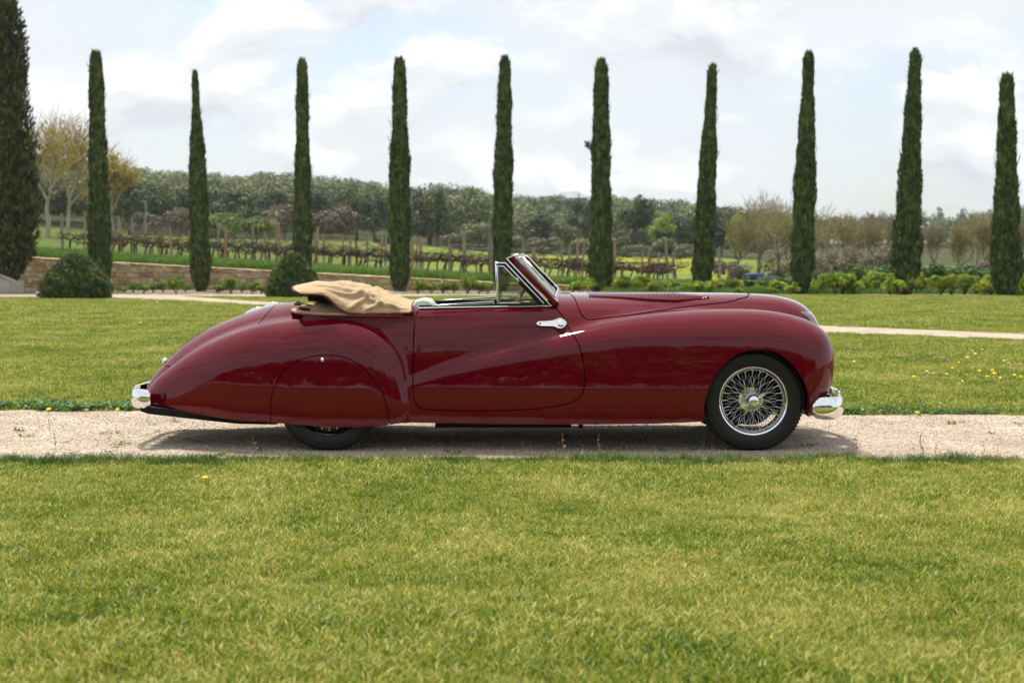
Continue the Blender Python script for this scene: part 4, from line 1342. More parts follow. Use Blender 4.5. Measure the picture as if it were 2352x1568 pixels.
# ------------------------------------------------------------------ grass: clumps of blades, set out by geometry nodes
def clump(n, rad, hmin, hmax, wid, seed, lean=.5):
    r = np.random.default_rng(seed)
    V, Fq = [], []
    for k in range(n):
        a = r.random() * 6.283; d = rad * math.sqrt(r.random())
        x, y = d * math.cos(a), d * math.sin(a)
        h = hmin + (hmax - hmin) * r.random() ** 1.3; w = wid * (.6 + .7 * r.random())
        t = r.random() * 6.283; ln = lean * h * (0.25 + r.random() * 1.2)
        lx, ly = ln * math.cos(t), ln * math.sin(t)
        u = r.random() * 6.283; ux_, uy_ = w / 2 * math.cos(u), w / 2 * math.sin(u)
        b = len(V)
        V += [(x - ux_, y - uy_, -.004), (x + ux_, y + uy_, -.004), (x + lx * .35 + ux_ * .85, y + ly * .35 + uy_ * .85, h * .6), (x + lx * .35 - ux_ * .85, y + ly * .35 - uy_ * .85, h * .6),
              (x + lx + ux_ * .15, y + ly + uy_ * .15, h * (1 - .12 * ln / h)), (x + lx - ux_ * .15, y + ly - uy_ * .15, h * (1 - .12 * ln / h))]
        Fq += [(b, b + 1, b + 2, b + 3), (b + 3, b + 2, b + 4, b + 5)]
    return np.array(V), np.array(Fq)

def scatter_group(name):
    g = bpy.data.node_groups.new(name, 'GeometryNodeTree')
    g.interface.new_socket('Geometry', in_out='INPUT', socket_type='NodeSocketGeometry')
    g.interface.new_socket('Geometry', in_out='OUTPUT', socket_type='NodeSocketGeometry')
    n, l = g.nodes, g.links
    gi, go = n.new('NodeGroupInput'), n.new('NodeGroupOutput')
    def attr(nm, ty='FLOAT'):
        a = n.new('GeometryNodeInputNamedAttribute'); a.data_type = ty; a.inputs['Name'].default_value = nm; return a
    sep = n.new('GeometryNodeSeparateGeometry'); sep.domain = 'POINT'
    l.new(gi.outputs[0], sep.inputs['Geometry']); l.new(attr('is_point', 'BOOLEAN').outputs['Attribute'], sep.inputs['Selection'])
    spl = n.new('GeometryNodeSplitToInstances'); spl.domain = 'POINT'
    l.new(sep.outputs['Inverted'], spl.inputs['Geometry']); l.new(attr('clump', 'INT').outputs['Attribute'], spl.inputs['Group ID'])
    iop = n.new('GeometryNodeInstanceOnPoints')
    iop.inputs['Pick Instance'].default_value = True
    l.new(sep.outputs['Selection'], iop.inputs['Points']); l.new(spl.outputs['Instances'], iop.inputs['Instance'])
    l.new(attr('clump', 'INT').outputs['Attribute'], iop.inputs['Instance Index'])
    cx_ = n.new('ShaderNodeCombineXYZ'); l.new(attr('rot').outputs['Attribute'], cx_.inputs['Z'])
    l.new(cx_.outputs[0], iop.inputs['Rotation'])
    l.new(attr('size').outputs['Attribute'], iop.inputs['Scale'])
    l.new(iop.outputs[0], go.inputs[0])
    return g
SCATTER = scatter_group('scatter_clumps')
def scatter(name, clumps, pts, sizes, mat, label, cat, seed=1, parent=None, cats=None):
    r = np.random.default_rng(seed)
    Vs, Fs, ids = [], [], []
    b = 0
    for k, (v, f) in enumerate(clumps):
        Vs.append(v); Fs.append(f + b); b += len(v); ids.append(np.full(len(v), k))
    nc = b; pts = np.asarray(pts)
    V = np.vstack(Vs + [pts]); Fq = np.vstack(Fs)
    me = mesh_np(name, V, Fq)
    N = len(V)
    isp = np.zeros(N, bool); isp[nc:] = True
    cl = np.concatenate(ids + [r.integers(0, len(clumps), len(pts)) if cats is None else cats]).astype(np.int32)
    rot = np.zeros(N, np.float32); rot[nc:] = r.random(len(pts)) * 6.283
    sz = np.ones(N, np.float32); sz[nc:] = sizes
    for nm, ty, a in (('is_point', 'BOOLEAN', isp), ('clump', 'INT', cl), ('rot', 'FLOAT', rot), ('size', 'FLOAT', sz)):
        at_ = me.attributes.new(nm, ty, 'POINT'); at_.data.foreach_set('value', a)
    o = link(name, me, mat, parent)
    mod = o.modifiers.new('scatter', 'NODES'); mod.node_group = SCATTER
    tag(o, label, cat, kind='stuff')
    return o

def grass_mat(name, stops, nscale=(0.8, 6.0), trans=0.35):
    m = bpy.data.materials.new(name); m.use_nodes = True
    n, l = m.node_tree.nodes, m.node_tree.links
    b = n['Principled BSDF']; out = n['Material Output']
    b.inputs['Roughness'].default_value = .5; b.inputs['Specular IOR Level'].default_value = .35
    geo = n.new('ShaderNodeNewGeometry'); oi = n.new('ShaderNodeObjectInfo')
    t1 = n.new('ShaderNodeTexNoise'); t1.inputs['Scale'].default_value = nscale[0]; t1.inputs['Detail'].default_value = 5
    t2 = n.new('ShaderNodeTexNoise'); t2.inputs['Scale'].default_value = nscale[1]; t2.inputs['Detail'].default_value = 3
    l.new(geo.outputs['Position'], t1.inputs['Vector']); l.new(geo.outputs['Position'], t2.inputs['Vector'])
    def ma(a, k, c):
        q = n.new('ShaderNodeMath'); q.operation = 'MULTIPLY_ADD'; l.new(a, q.inputs[0]); q.inputs[1].default_value = k
        if isinstance(c, float): q.inputs[2].default_value = c
        else: l.new(c, q.inputs[2])
        return q.outputs[0]
    f = ma(geo.outputs['Random Per Island'], .86, -.76)
    f = ma(t1.outputs['Fac'], 1.05, f); f = ma(t2.outputs['Fac'], .75, f)
    r = n.new('ShaderNodeValToRGB'); el = r.color_ramp.elements
    while len(el) < len(stops): el.new(.5)
    for e, (p, c) in zip(el, stops): e.position = p; e.color = (*c, 1)
    l.new(f, r.inputs['Fac']); l.new(r.outputs['Color'], b.inputs['Base Color'])
    tr = n.new('ShaderNodeBsdfTranslucent'); l.new(r.outputs['Color'], tr.inputs['Color'])
    mx = n.new('ShaderNodeMixShader'); mx.inputs['Fac'].default_value = trans
    l.new(b.outputs[0], mx.inputs[1]); l.new(tr.outputs[0], mx.inputs[2]); l.new(mx.outputs[0], out.inputs['Surface'])
    return m
GRASS = grass_mat('lawn_blades', [(0.10, (0.062, 0.135, 0.012)), (0.34, (0.175, 0.270, 0.016)), (0.54, (0.310, 0.370, 0.024)), (0.72, (0.46, 0.44, 0.070)), (0.92, (0.66, 0.56, 0.20))])
EDGE_GRASS = grass_mat('edge_blades', [(0.2, (0.045, 0.11, 0.022)), (0.45, (0.085, 0.17, 0.032)), (0.7, (0.17, 0.25, 0.05)), (0.95, (0.36, 0.34, 0.12))])
MEADOW = grass_mat('terrace_blades', [(0.2, (0.07, 0.16, 0.02)), (0.5, (0.12, 0.24, 0.03)), (0.8, (0.2, 0.30, 0.05))], nscale=(.3, 2.0))
r_ = np.random.default_rng(5)
def fill(n, x0, x1, y0, y1): return r_.uniform(x0, x1, n), r_.uniform(y0, y1, n)
# near lawn
near_cl = [clump(85, .095, .016, .045, .0042, 100 + k, .8) for k in range(6)]
Y0, Y1 = CAM[1] + 3.5, YN
x, y = fill(23000, -7.6, 7.6, Y0, Y1 + .3)
D = y - CAM[1]
ok = (np.abs(x) < D * .40 + 2.6) & (y < yn(x) - .03)
x, y = x[ok], y[ok]
pts = np.stack([x, y, np.zeros_like(x)], 1)
hv = .8 + .55 * vnoise(x * 1.4 + 40, y * 1.4 + 40, 31)
scatter('near_lawn', near_cl, pts, hv, GRASS, 'short sunlit lawn grass in front of the gravel drive', 'grass', 2)
x = r_.uniform(-7.5, 7.5, 960); y = yn(x) - .02 - r_.random(960) ** 1.6 * .22
edge_cl = [clump(46, .06, .04, .095, .0045, 140 + k, .55) for k in range(5)]
scatter('lawn_edge_grass', edge_cl, np.stack([x, y, np.zeros_like(x)], 1), .5 + .35 * vnoise(x * 3.1 + 29, y * 0 + 4, 44) + .25 * r_.random(960), EDGE_GRASS, 'longer grass fringe along the near edge of the gravel drive', 'grass', 3)
# lawn behind the drive
def on_paths(x, y): return inside_poly(PATH2, x, y) | inside_poly(PATH3, x, y) | inside_poly(BED, x, y)
far_cl = [clump(90, .15, .018, .05, .007, 180 + k, .8) for k in range(5)]
x, y = fill(27000, -16, 16, YF - .3, 18); D = y - CAM[1]
ok = (np.abs(x) < D * .40 + 4) & (y > yf(x)) & ~on_paths(x, y) & (r_.random(len(x)) < np.interp(D, [11, 16, 28], [1, .85, .5]))
x1_, y1_ = x[ok], y[ok]
x, y = fill(25000, -32, 32, 18, 48); D = y - CAM[1]
ok = (np.abs(x) < D * .40 + 7) & ~on_paths(x, y)
x2_, y2_ = x[ok], y[ok]
pts = np.vstack([np.stack([x1_, y1_, 0 * x1_], 1), np.stack([x2_, y2_, 0 * x2_], 1)])
sz = np.concatenate([.85 + .5 * vnoise(x1_ * .9 + 70, y1_ * .9 + 30, 51), 1.25 + .8 * vnoise(x2_ * .5 + 70, y2_ * .5 + 30, 52)])
scatter('back_lawn', far_cl, pts, sz, GRASS, 'mown lawn grass between the gravel drive and the cypress row', 'grass', 4)
x = r_.uniform(-6.5, 6.5, 520); y = yf(x) + .03 + r_.random(520) ** 1.4 * .35
def leafy(n, rad, h, s, seed):
    r = np.random.default_rng(seed); V, Fq = [], []
    for k in range(n):
        a = r.random() * 6.283; d = rad * math.sqrt(r.random()); c = Vector((d * math.cos(a), d * math.sin(a), h * (.3 + .7 * r.random())))
        q = Matrix.Rotation(r.random() * 6.283, 3, 'Z') @ Matrix.Rotation(r.normal() * .5, 3, 'X')
        w = s * (.6 + .6 * r.random()); b = len(V)
        for u, v in ((-w / 2, 0), (0, -w * .6), (w / 2, 0), (0, w * .6)): V.append(c + q @ Vector((u, v, 0)))
        Fq.append((b, b + 1, b + 2, b + 3))
    return np.array([tuple(v) for v in V]), np.array(Fq)
clover = [leafy(42, .10, .045, .026, 210 + k) for k in range(4)]
CLOVER = grass_mat('clover_leaves', [(0.2, (0.035, 0.10, 0.015)), (0.5, (0.07, 0.17, 0.025)), (0.85, (0.14, 0.25, 0.04))])
scatter('clover_edge', clover, np.stack([x, y, 0 * x], 1), .6 + .9 * vnoise(x * 1.1 + 3, y * 0, 61), CLOVER, 'dark clover and weeds along the far edge of the gravel drive', 'clover', 5)
x = r_.uniform(-6.5, 6.5, 420); y = yf(x) + .02 + r_.random(420) ** 1.3 * .3
scatter('far_edge_grass', edge_cl, np.stack([x, y, 0 * x], 1), .4 + .5 * r_.random(420), EDGE_GRASS, 'rough grass growing at the far edge of the gravel drive', 'grass', 6)
# loose stones on the drive
def pebble(seed):
    r = np.random.default_rng(seed)
    c = np.array([(x, y, z) for x in (-1, 1) for y in (-1, 1) for z in (-1, 1)], float)
    c = c / np.linalg.norm(c, axis=1)[:, None] * (1 + .35 * (r.random((8, 1)) - .5)) * [.006, .0045, .0035]
    return c, np.array([(0, 1, 3, 2), (4, 6, 7, 5), (0, 4, 5, 1), (2, 3, 7, 6), (0, 2, 6, 4), (1, 5, 7, 3)])
PEB = principled('loose_pebble', (0.5, 0.43, 0.35), .9)
_n, _l, _b = nodes_of(PEB); _o = _n.new('ShaderNodeObjectInfo'); _r = _n.new('ShaderNodeValToRGB')
for _e, (_p, _c) in zip([_r.color_ramp.elements[0], _r.color_ramp.elements[1]], [(0.0, (0.28, 0.22, 0.17)), (1.0, (0.68, 0.61, 0.53))]): _e.position = _p; _e.color = (*_c, 1)
_l.new(_o.outputs['Random'], _r.inputs['Fac']); _l.new(_r.outputs['Color'], _b.inputs['Base Color'])
x = r_.uniform(-5, 5, 26000); y = YN + (YF - YN) * r_.random(26000)
scatter('loose_gravel', [pebble(k) for k in range(6)], np.stack([x, y, np.full_like(x, .0075)], 1), .5 + 1.1 * r_.random(26000) ** 2, PEB, 'small pale loose stones on the gravel drive', 'gravel', 7)
# ------------------------------------------------------------------ plants: builders
def unit(v): return v / np.maximum(np.linalg.norm(v, axis=-1, keepdims=True), 1e-9)
def kites(P, A, B, L, W):
    """leaf faces: centre P, long axis A, cross axis B"""
    L = np.asarray(L)[:, None]; W = np.asarray(W)[:, None]
    V = np.stack([P - A * L * .5, P + B * W * .5 + A * L * .08, P + A * L * .5, P - B * W * .5 + A * L * .08], 1).reshape(-1, 3)
    return V, np.arange(len(V)).reshape(-1, 4)
def rand_dirs(r, n):
    v = r.normal(size=(n, 3)); return unit(v)
def merge(parts):
    Vs, Fs, b = [], [], 0
    for v, f in parts:
        Vs.append(v); Fs.append(f + b); b += len(v)
    return np.vstack(Vs), np.vstack(Fs)
def lobed_crown(r, n, centre, radii, lobes, leaf, flat=0.5, fill=0.35, lobe_size=.42):
    """leaves on the skins of several lobes inside an ellipsoid; gaps stay between the lobes"""
    d = rand_dirs(r, lobes) * (r.random((lobes, 1)) ** .45) * .72
    d[:, 2] = np.where(d[:, 2] < -.45, d[:, 2] * .5, d[:, 2])
    lr = lobe_size * (.7 + .6 * r.random(lobes))
    k = r.choice(lobes, n, p=lr ** 2 / (lr ** 2).sum())
    s = rand_dirs(r, n); s[:, 2] = np.where(s[:, 2] < -.55, -s[:, 2], s[:, 2])
    rad = np.where(r.random(n) < fill, r.random(n) ** .5, .88 + .22 * r.random(n))
    P = (d[k] + s * (lr[k] * rad)[:, None]) * np.asarray(radii) + np.asarray(centre)
    nrm = unit(s + rand_dirs(r, n) * flat)
    A = unit(np.cross(nrm, rand_dirs(r, n))); B = np.cross(nrm, A)
    sz = leaf * (.6 + .8 * r.random(n))
    return kites(P, A, B, sz * 1.3, sz)

BARK = {}
def bark(name, c0, c1, scale=6):
    if name not in BARK:
        m = principled(name, c0, .9, spec=.1); add_noise_color(m, [(.3, c0), (.7, c1)], scale=scale, coord='Object', stretch=(1, 1, .25), bump=.6, bump_scale=20, bump_dist=.02)
        BARK[name] = m
    return BARK[name]
BARK_BROWN = bark('brown_bark', (0.055, 0.042, 0.032), (0.14, 0.11, 0.085))
BARK_PALE = bark('pale_plane_bark', (0.26, 0.22, 0.16), (0.46, 0.42, 0.34), 3)
BARK_GREY = bark('grey_bark', (0.10, 0.08, 0.065), (0.19, 0.155, 0.13))
LM = dict(
    cypress=leaf_mat('cypress_leaves', [(0.15, (0.0256, 0.0504, 0.0152)), (0.45, (0.0592, 0.1008, 0.0256)), (0.7, (0.1048, 0.1512, 0.0384)), (0.95, (0.224, 0.2104, 0.064))], .2, noise_scale=3.5, vary=1.5),
    bigcypress=leaf_mat('old_cypress_leaves', [(0.15, (0.0187, 0.0289, 0.0119)), (0.45, (0.0527, 0.0723, 0.0213)), (0.7, (0.113, 0.119, 0.0374)), (0.95, (0.2253, 0.1853, 0.0646))], .18, noise_scale=2.6, vary=1.5),
    yew=leaf_mat('yew_leaves', [(0.15, (0.039, 0.071, 0.026)), (0.5, (0.087, 0.139, 0.04)), (0.74, (0.149, 0.175, 0.043)), (0.95, (0.384, 0.224, 0.054))], .15, noise_scale=3.0),
    pine=leaf_mat('pine_needles', [(0.15, (0.035, 0.049, 0.024)), (0.5, (0.068, 0.089, 0.038)), (0.9, (0.132, 0.149, 0.062))], .2, noise_scale=.3, vary=1.4),
    spring=leaf_mat('spring_leaves', [(0.15, (0.099, 0.138, 0.035)), (0.5, (0.171, 0.22, 0.055)), (0.9, (0.264, 0.308, 0.085))], .35, noise_scale=.4),
    bright=leaf_mat('bright_leaves', [(0.15, (0.12, 0.18, 0.02)), (0.5, (0.22, 0.31, 0.03)), (0.9, (0.33, 0.42, 0.06))], .4, noise_scale=.4),
    olive=leaf_mat('olive_leaves', [(0.15, (0.09, 0.096, 0.046)), (0.5, (0.15, 0.156, 0.073)), (0.9, (0.24, 0.24, 0.11))], .25, noise_scale=.3),
    brown=leaf_mat('budding_brown_twigs', [(0.15, (0.1, 0.08, 0.053)), (0.5, (0.169, 0.138, 0.09)), (0.9, (0.263, 0.219, 0.132))], .25, noise_scale=.3),
    bare=leaf_mat('budding_yellow_twigs', [(0.15, (0.144, 0.12, 0.064)), (0.5, (0.228, 0.198, 0.094)), (0.9, (0.336, 0.306, 0.121))], .3, noise_scale=.3),
    plane=leaf_mat('plane_young_leaves', [(0.15, (0.172, 0.132, 0.033)), (0.5, (0.31, 0.236, 0.061)), (0.9, (0.437, 0.345, 0.099))], .4, noise_scale=.4),
    dark=leaf_mat('dark_leaves', [(0.15, (0.03, 0.045, 0.025)), (0.5, (0.057, 0.078, 0.039)), (0.9, (0.105, 0.128, 0.063))], .2, noise_scale=.4),
    forest=leaf_mat('hillside_foliage', [(0.1, (0.039, 0.06, 0.024)), (0.42, (0.087, 0.114, 0.041)), (0.66, (0.158, 0.183, 0.06)), (0.92, (0.247, 0.247, 0.084))], .2, noise_scale=.075, vary=1.7),
    shrub=leaf_mat('shrub_leaves', [(0.15, (0.08, 0.15, 0.025)), (0.5, (0.18, 0.27, 0.04)), (0.8, (0.34, 0.37, 0.06)), (0.97, (0.48, 0.43, 0.06))], .4, noise_scale=2.5),
    yshrub=leaf_mat('yellow_shrub_leaves', [(0.12, (0.10, 0.20, 0.03)), (0.40, (0.22, 0.34, 0.04)), (0.66, (0.40, 0.46, 0.045)), (0.92, (0.60, 0.55, 0.04))], .4, noise_scale=1.6),
    herb=leaf_mat('tall_herb_leaves', [(0.15, (0.06, 0.12, 0.035)), (0.5, (0.115, 0.19, 0.055)), (0.9, (0.19, 0.26, 0.085))], .35, noise_scale=1.2),
)

def limbs(r, base, height, r0, spread, levels, up=.55, fork=3, first=.22, lean=(0, 0), sides=6, wob=.12):
    """trunk that forks again and again; returns the mesh builder and the twig ends"""
    mb = MB(); tips = []
    def grow(p, d, L, rad, lev):
        pts = [p]; q = p.copy(); dd = d.copy()
        for k in range(4):
            dd = (dd + Vector(r.normal(size=3)) * wob + Vector((0, 0, .06))).normalized(); q = q + dd * (L / 4); pts.append(q.copy())
        end = rad * .62
        mb.tube(pts, [rad + (end - rad) * k / 4 for k in range(5)], max(3, sides - (levels - lev)), cap=False)
        if lev == 0:
            tips.append((q, dd)); return
        if lev < levels: tips.append((pts[3], dd))
        nf = fork + (1 if r.random() < .35 else 0)
        a0 = r.random() * 6.283
        for k in range(nf):
            a = a0 + 6.283 * k / nf + r.normal() * .3
            out = Vector((math.cos(a), math.sin(a), 0))
            nd = (dd * (1 - spread * .5) + out * spread * (.7 + .5 * r.random()) + Vector((0, 0, up * .5))).normalized()
            grow(q if k < 2 else pts[3], nd, L * (.62 + .25 * r.random()), end * (.85 if k == 0 else .68), lev - 1)
    d0 = Vector((lean[0], lean[1], 1)).normalized()
    grow(Vector(base), d0, height * first, r0, levels)
    return mb, tips

def tip_leaves(r, tips, per, rad, leaf):
    c = np.array([tuple(t[0]) for t in tips]); n = len(c) * per
    k = np.repeat(np.arange(len(c)), per)
    P = c[k] + r.normal(size=(n, 3)) * rad
    nrm = rand_dirs(r, n); A = unit(np.cross(nrm, rand_dirs(r, n))); B = np.cross(nrm, A)
    s = leaf * (.6 + .8 * r.random(n))
    return kites(P, A, B, s * 1.4, s)
def twig_strips(r, tips, per, L, w):
    """thin bare twigs as slender faces"""
    c = np.array([tuple(t[0]) for t in tips]); dd = np.array([tuple(t[1]) for t in tips]); n = len(c) * per
    k = np.repeat(np.arange(len(c)), per)
    A = unit(dd[k] + rand_dirs(r, n) * .9 + [0, 0, .35]); ln = L * (.5 + r.random(n))
    P = c[k] + A * ln[:, None] * .5 + r.normal(size=(n, 3)) * L * .12
    B = unit(np.cross(A, rand_dirs(r, n)))
    return kites(P, A, B, ln, np.full(n, w))

def spot(px, D):
    Y = CAM[1] + D; X = (px - 1176) / F_PX * D
    return X, Y, float(ground_z(X, Y))
def z_at(py, D): return float(at(1176, py, CAM[1] + D)[2])

# ------------------------------------------------------------------ cypress row
def cypress(i, topx, topy, bx, by, wt, wm, wb, label, n=7500):
    r = np.random.default_rng(900 + i)
    b = gp(bx, by); Y = b[1]; D = Y - CAM[1]
    t = at(topx, topy, Y)
    H = t[2]; m = D / F_PX * .5
    root = empty('cypress_tree', (b[0], Y, 0))
    tag(root, label, 'tree', 'clipped cypress trees standing in a row')
    ph = r.random(4) * 6.28
    def rad(h, a):
        base = np.interp(h, [0, .035, .10, .3, .55, .85, .97, 1.0], [wb * .35, wb * .72, wb, (wb + wm) / 2 * 1.02, wm, wt * 1.18, wt, wt * .45]) * m
        if i == 9: base = base * (1 + .22 * np.clip((.46 - h) / .06, 0, 1) * (.8 + .5 * np.sin(a * 3 + h * 19)))
        return base * (1 + .07 * np.sin(h * 23 + ph[0] + 2 * a) + .06 * np.sin(h * 51 + ph[1] + 3 * a) + .05 * np.sin(h * 9 + ph[2]))
    h = r.random(n) ** .95; a = r.random(n) * 6.283
    h = np.maximum(h, .012)
    fl = .80 + .24 * r.random(n)
    rr_ = rad(h, a) * fl
    out = np.stack([np.cos(a), np.sin(a), 0 * a], 1)
    ax = np.stack([h * (t[0] - b[0]), 0 * h, h * H], 1)
    P = ax + out * rr_[:, None]
    A = unit(np.array([0, 0, 1.0]) + out * (.16 + .1 * r.normal(size=(n, 1))) + r.normal(size=(n, 3)) * .14)
    tang = np.stack([-np.sin(a), np.cos(a), 0 * a], 1)
    B = unit(tang + r.normal(size=(n, 3)) * .5)
    L = .20 + .20 * r.random(n); W = .045 + .05 * r.random(n)
    whisk = r.random(n) < .012; L[whisk] *= 1.7; W[whisk] *= .5; P[whisk] += out[whisk] * .10
    tp = h > .965; L[tp] *= 1.1; P[tp & (r.random(n) < .25)] += [0, 0, .10]
    parts = [kites(P, A, B, L, W)]
    nt = 46                                            # feathery leaders at the top
    at2 = r.random(nt) * 6.283; ot = np.stack([np.cos(at2), np.sin(at2), 0 * at2], 1)
    Pt = np.array([t[0] - b[0], 0, H * .985]) + ot * (wt * m * .8 * r.random((nt, 1))) + np.stack([0 * at2, 0 * at2, .22 * r.random(nt)], 1)
    At = unit(np.array([0, 0, 1.0]) + ot * .22 + r.normal(size=(nt, 3)) * .1)
    parts.append(kites(Pt, At, unit(np.cross(At, rand_dirs(r, nt))), .30 + .25 * r.random(nt), .03 + .03 * r.random(nt)))
    if i == 5:                                         # one loose twig hanging out of the side
        k_ = 60; q_ = r.random(k_); p0 = np.array([-wm * m * .8, -.2, H * .60]); p1 = np.array([-wm * m * 1.75, -.25, H * .655])
        Pq = p0 + (p1 - p0) * q_[:, None] + r.normal(size=(k_, 3)) * .05; Aq = unit((p1 - p0) + r.normal(size=(k_, 3)) * .35)
        parts.append(kites(Pq, Aq, unit(np.cross(Aq, rand_dirs(r, k_))), .14 + .1 * r.random(k_), .04 + .03 * r.random(k_)))
    # inner mass of shoots
    hs = np.linspace(.02, .985, 40); aa = np.linspace(0, 2 * np.pi, 14, endpoint=False)
    Hh, Aa = np.meshgrid(hs, aa, indexing='ij')
    Rr = rad(Hh, Aa) * .80
    C = np.stack([Hh * (t[0] - b[0]) + Rr * np.cos(Aa), Rr * np.sin(Aa), Hh * H], -1).reshape(-1, 3)
    ii, jj = np.meshgrid(np.arange(39), np.arange(14), indexing='ij')
    Fc = np.stack([ii * 14 + jj, ii * 14 + (jj + 1) % 14, (ii + 1) * 14 + (jj + 1) % 14, (ii + 1) * 14 + jj], -1).reshape(-1, 4)
    parts.append((C, Fc))
    v, f = merge(parts)
    link('crown', mesh_np('crown', v, f), LM['cypress'], root)
    tk = MB(); rb = wb * m
    for q in range(3): tk.tube([(r.normal() * rb * .2, r.normal() * rb * .2, -.05), (r.normal() * rb * .12, r.normal() * .04, .5), (0, 0, 1.6)], [rb * .30, rb * .22, rb * .12], 7)
    tk.build('trunk', BARK_GREY, root, smooth=True)
    nc = 20
    hh = .06 + .92 * r.random(nc); ac = -math.pi / 2 + r.normal(size=nc) * .9
    cm = MB()
    for hq, aq in zip(hh, ac):
        q = rad(np.array([hq]), np.array([aq]))[0] * 1.02
        c = Vector((hq * (t[0] - b[0]) + q * math.cos(aq), q * math.sin(aq), hq * H)); s = .022 + .016 * r.random()
        cm.add([c + Vector(d) * s for d in ((1, 0, 0), (-1, 0, 0), (0, 1, 0), (0, -1, 0), (0, 0, 1.2), (0, 0, -1.2))], [(0, 2, 4), (2, 1, 4), (1, 3, 4), (3, 0, 4), (2, 0, 5), (1, 2, 5), (3, 1, 5), (0, 3, 5)])
    co = cm.build('cone', principled('tan_cones', (0.36, 0.26, 0.12), .8) if 'tan_cones' not in MATS else MATS['tan_cones'], root); tag(co, kind='stuff')
    return root
CY = [
    (220, 125, 231, 669, 26, 42, 50, 'narrow clipped cypress with flat top rising behind the wide clipped yew dome'),
    (448, 172, 462, 669, 13, 38, 46, 'clipped cypress with a pointed top in front of the stone wall'),
    (694, 143, 696, 669, 22, 34, 43, 'slim cypress with browned cones near its top rising behind the small yew dome'),
    (918, 140, 918, 669, 26, 44, 50, 'clipped cypress with whiskery top standing behind the rear of the car hood'),
    (1160, 137, 1152, 669, 26, 40, 46, 'clipped cypress standing directly behind the windscreen quarterlight of the car'),
    (1381, 143, 1380, 671, 27, 42, 57, 'clipped cypress with a loose side twig behind the rear of the bonnet'),
    (1637, 157, 1611, 672, 20, 37, 49, 'narrow leaning cypress with a thin top behind the bonnet louvres'),
    (1858, 128, 1841, 675, 23, 44, 53, 'clipped cypress behind the front of the bonnet beside the yellow flowering shrubs'),
    (2103, 123, 2078, 676.5, 24, 48, 66, 'tallest cypress of the row with a feathery top and a broad foot'),
    (2313, 180, 2310, 680.5, 30, 44, 60, 'shorter cypress with a shaggy unclipped lower half at the end of the row')]
for i, c in enumerate(CY): cypress(i, *c)
def loose_twig(px, py, Y, parent_px):
    pass

# old cypress by the steps
def old_cypress():
    r = np.random.default_rng(77)
    px0, D = -28, 62.5
    X, Y = (px0 - 1176) / F_PX * D, CAM[1] + D
    root = empty('old_cypress_tree', (X, Y, 0)); tag(root, 'large dark bushy cypress beside the stone steps', 'tree')
    n = 24000; H = 14.2; m = D / F_PX
    zs = [0.0, .35, .75, 1.6, 2.4, 3.4, 5.0, 7.0, 9.5, 11.5, 13.2, 14.2]; ws = [20, 52, 74, 96, 109, 115, 114, 104, 97, 86, 66, 20]
    h = r.random(n) * H; a = r.random(n) * 6.283
    lump = 1 + .09 * np.sin(a * 7 + h * 1.7) * np.sin(h * 2.9 + a * 3) + .06 * np.sin(h * 6.1 + a * 11)
    rr_ = np.interp(h, zs, ws) * m * lump * (.82 + .2 * r.random(n))
    out = np.stack([np.cos(a), np.sin(a), 0 * a], 1)
    P = out * rr_[:, None] + np.stack([0 * h, 0 * h, h], 1)
    A = unit(np.array([0, 0, 1.0]) + out * .45 + r.normal(size=(n, 3)) * .30); B = unit(np.cross(A, out) + r.normal(size=(n, 3)) * .5)
    parts = [kites(P, A, B, .20 + .20 * r.random(n), .07 + .08 * r.random(n))]
    hs = np.linspace(.3, H - .2, 40); aa = np.linspace(0, 2 * np.pi, 18, endpoint=False); Hh, Aa = np.meshgrid(hs, aa, indexing='ij')
    Rr = np.interp(Hh, zs, ws) * m * .80
    C = np.stack([Rr * np.cos(Aa), Rr * np.sin(Aa), Hh], -1).reshape(-1, 3)
    ii, jj = np.meshgrid(np.arange(39), np.arange(18), indexing='ij')
    parts.append((C, np.stack([ii * 18 + jj, ii * 18 + (jj + 1) % 18, (ii + 1) * 18 + (jj + 1) % 18, (ii + 1) * 18 + jj], -1).reshape(-1, 4)))
    v, f = merge(parts); link('crown', mesh_np('crown', v, f), LM['bigcypress'], root)
    MB().tube([(0, 0, -.1), (.05, 0, .8), (0, .05, 2.0)], [.4, .3, .2], 10).build('trunk', BARK_GREY, root, smooth=True)
old_cypress()

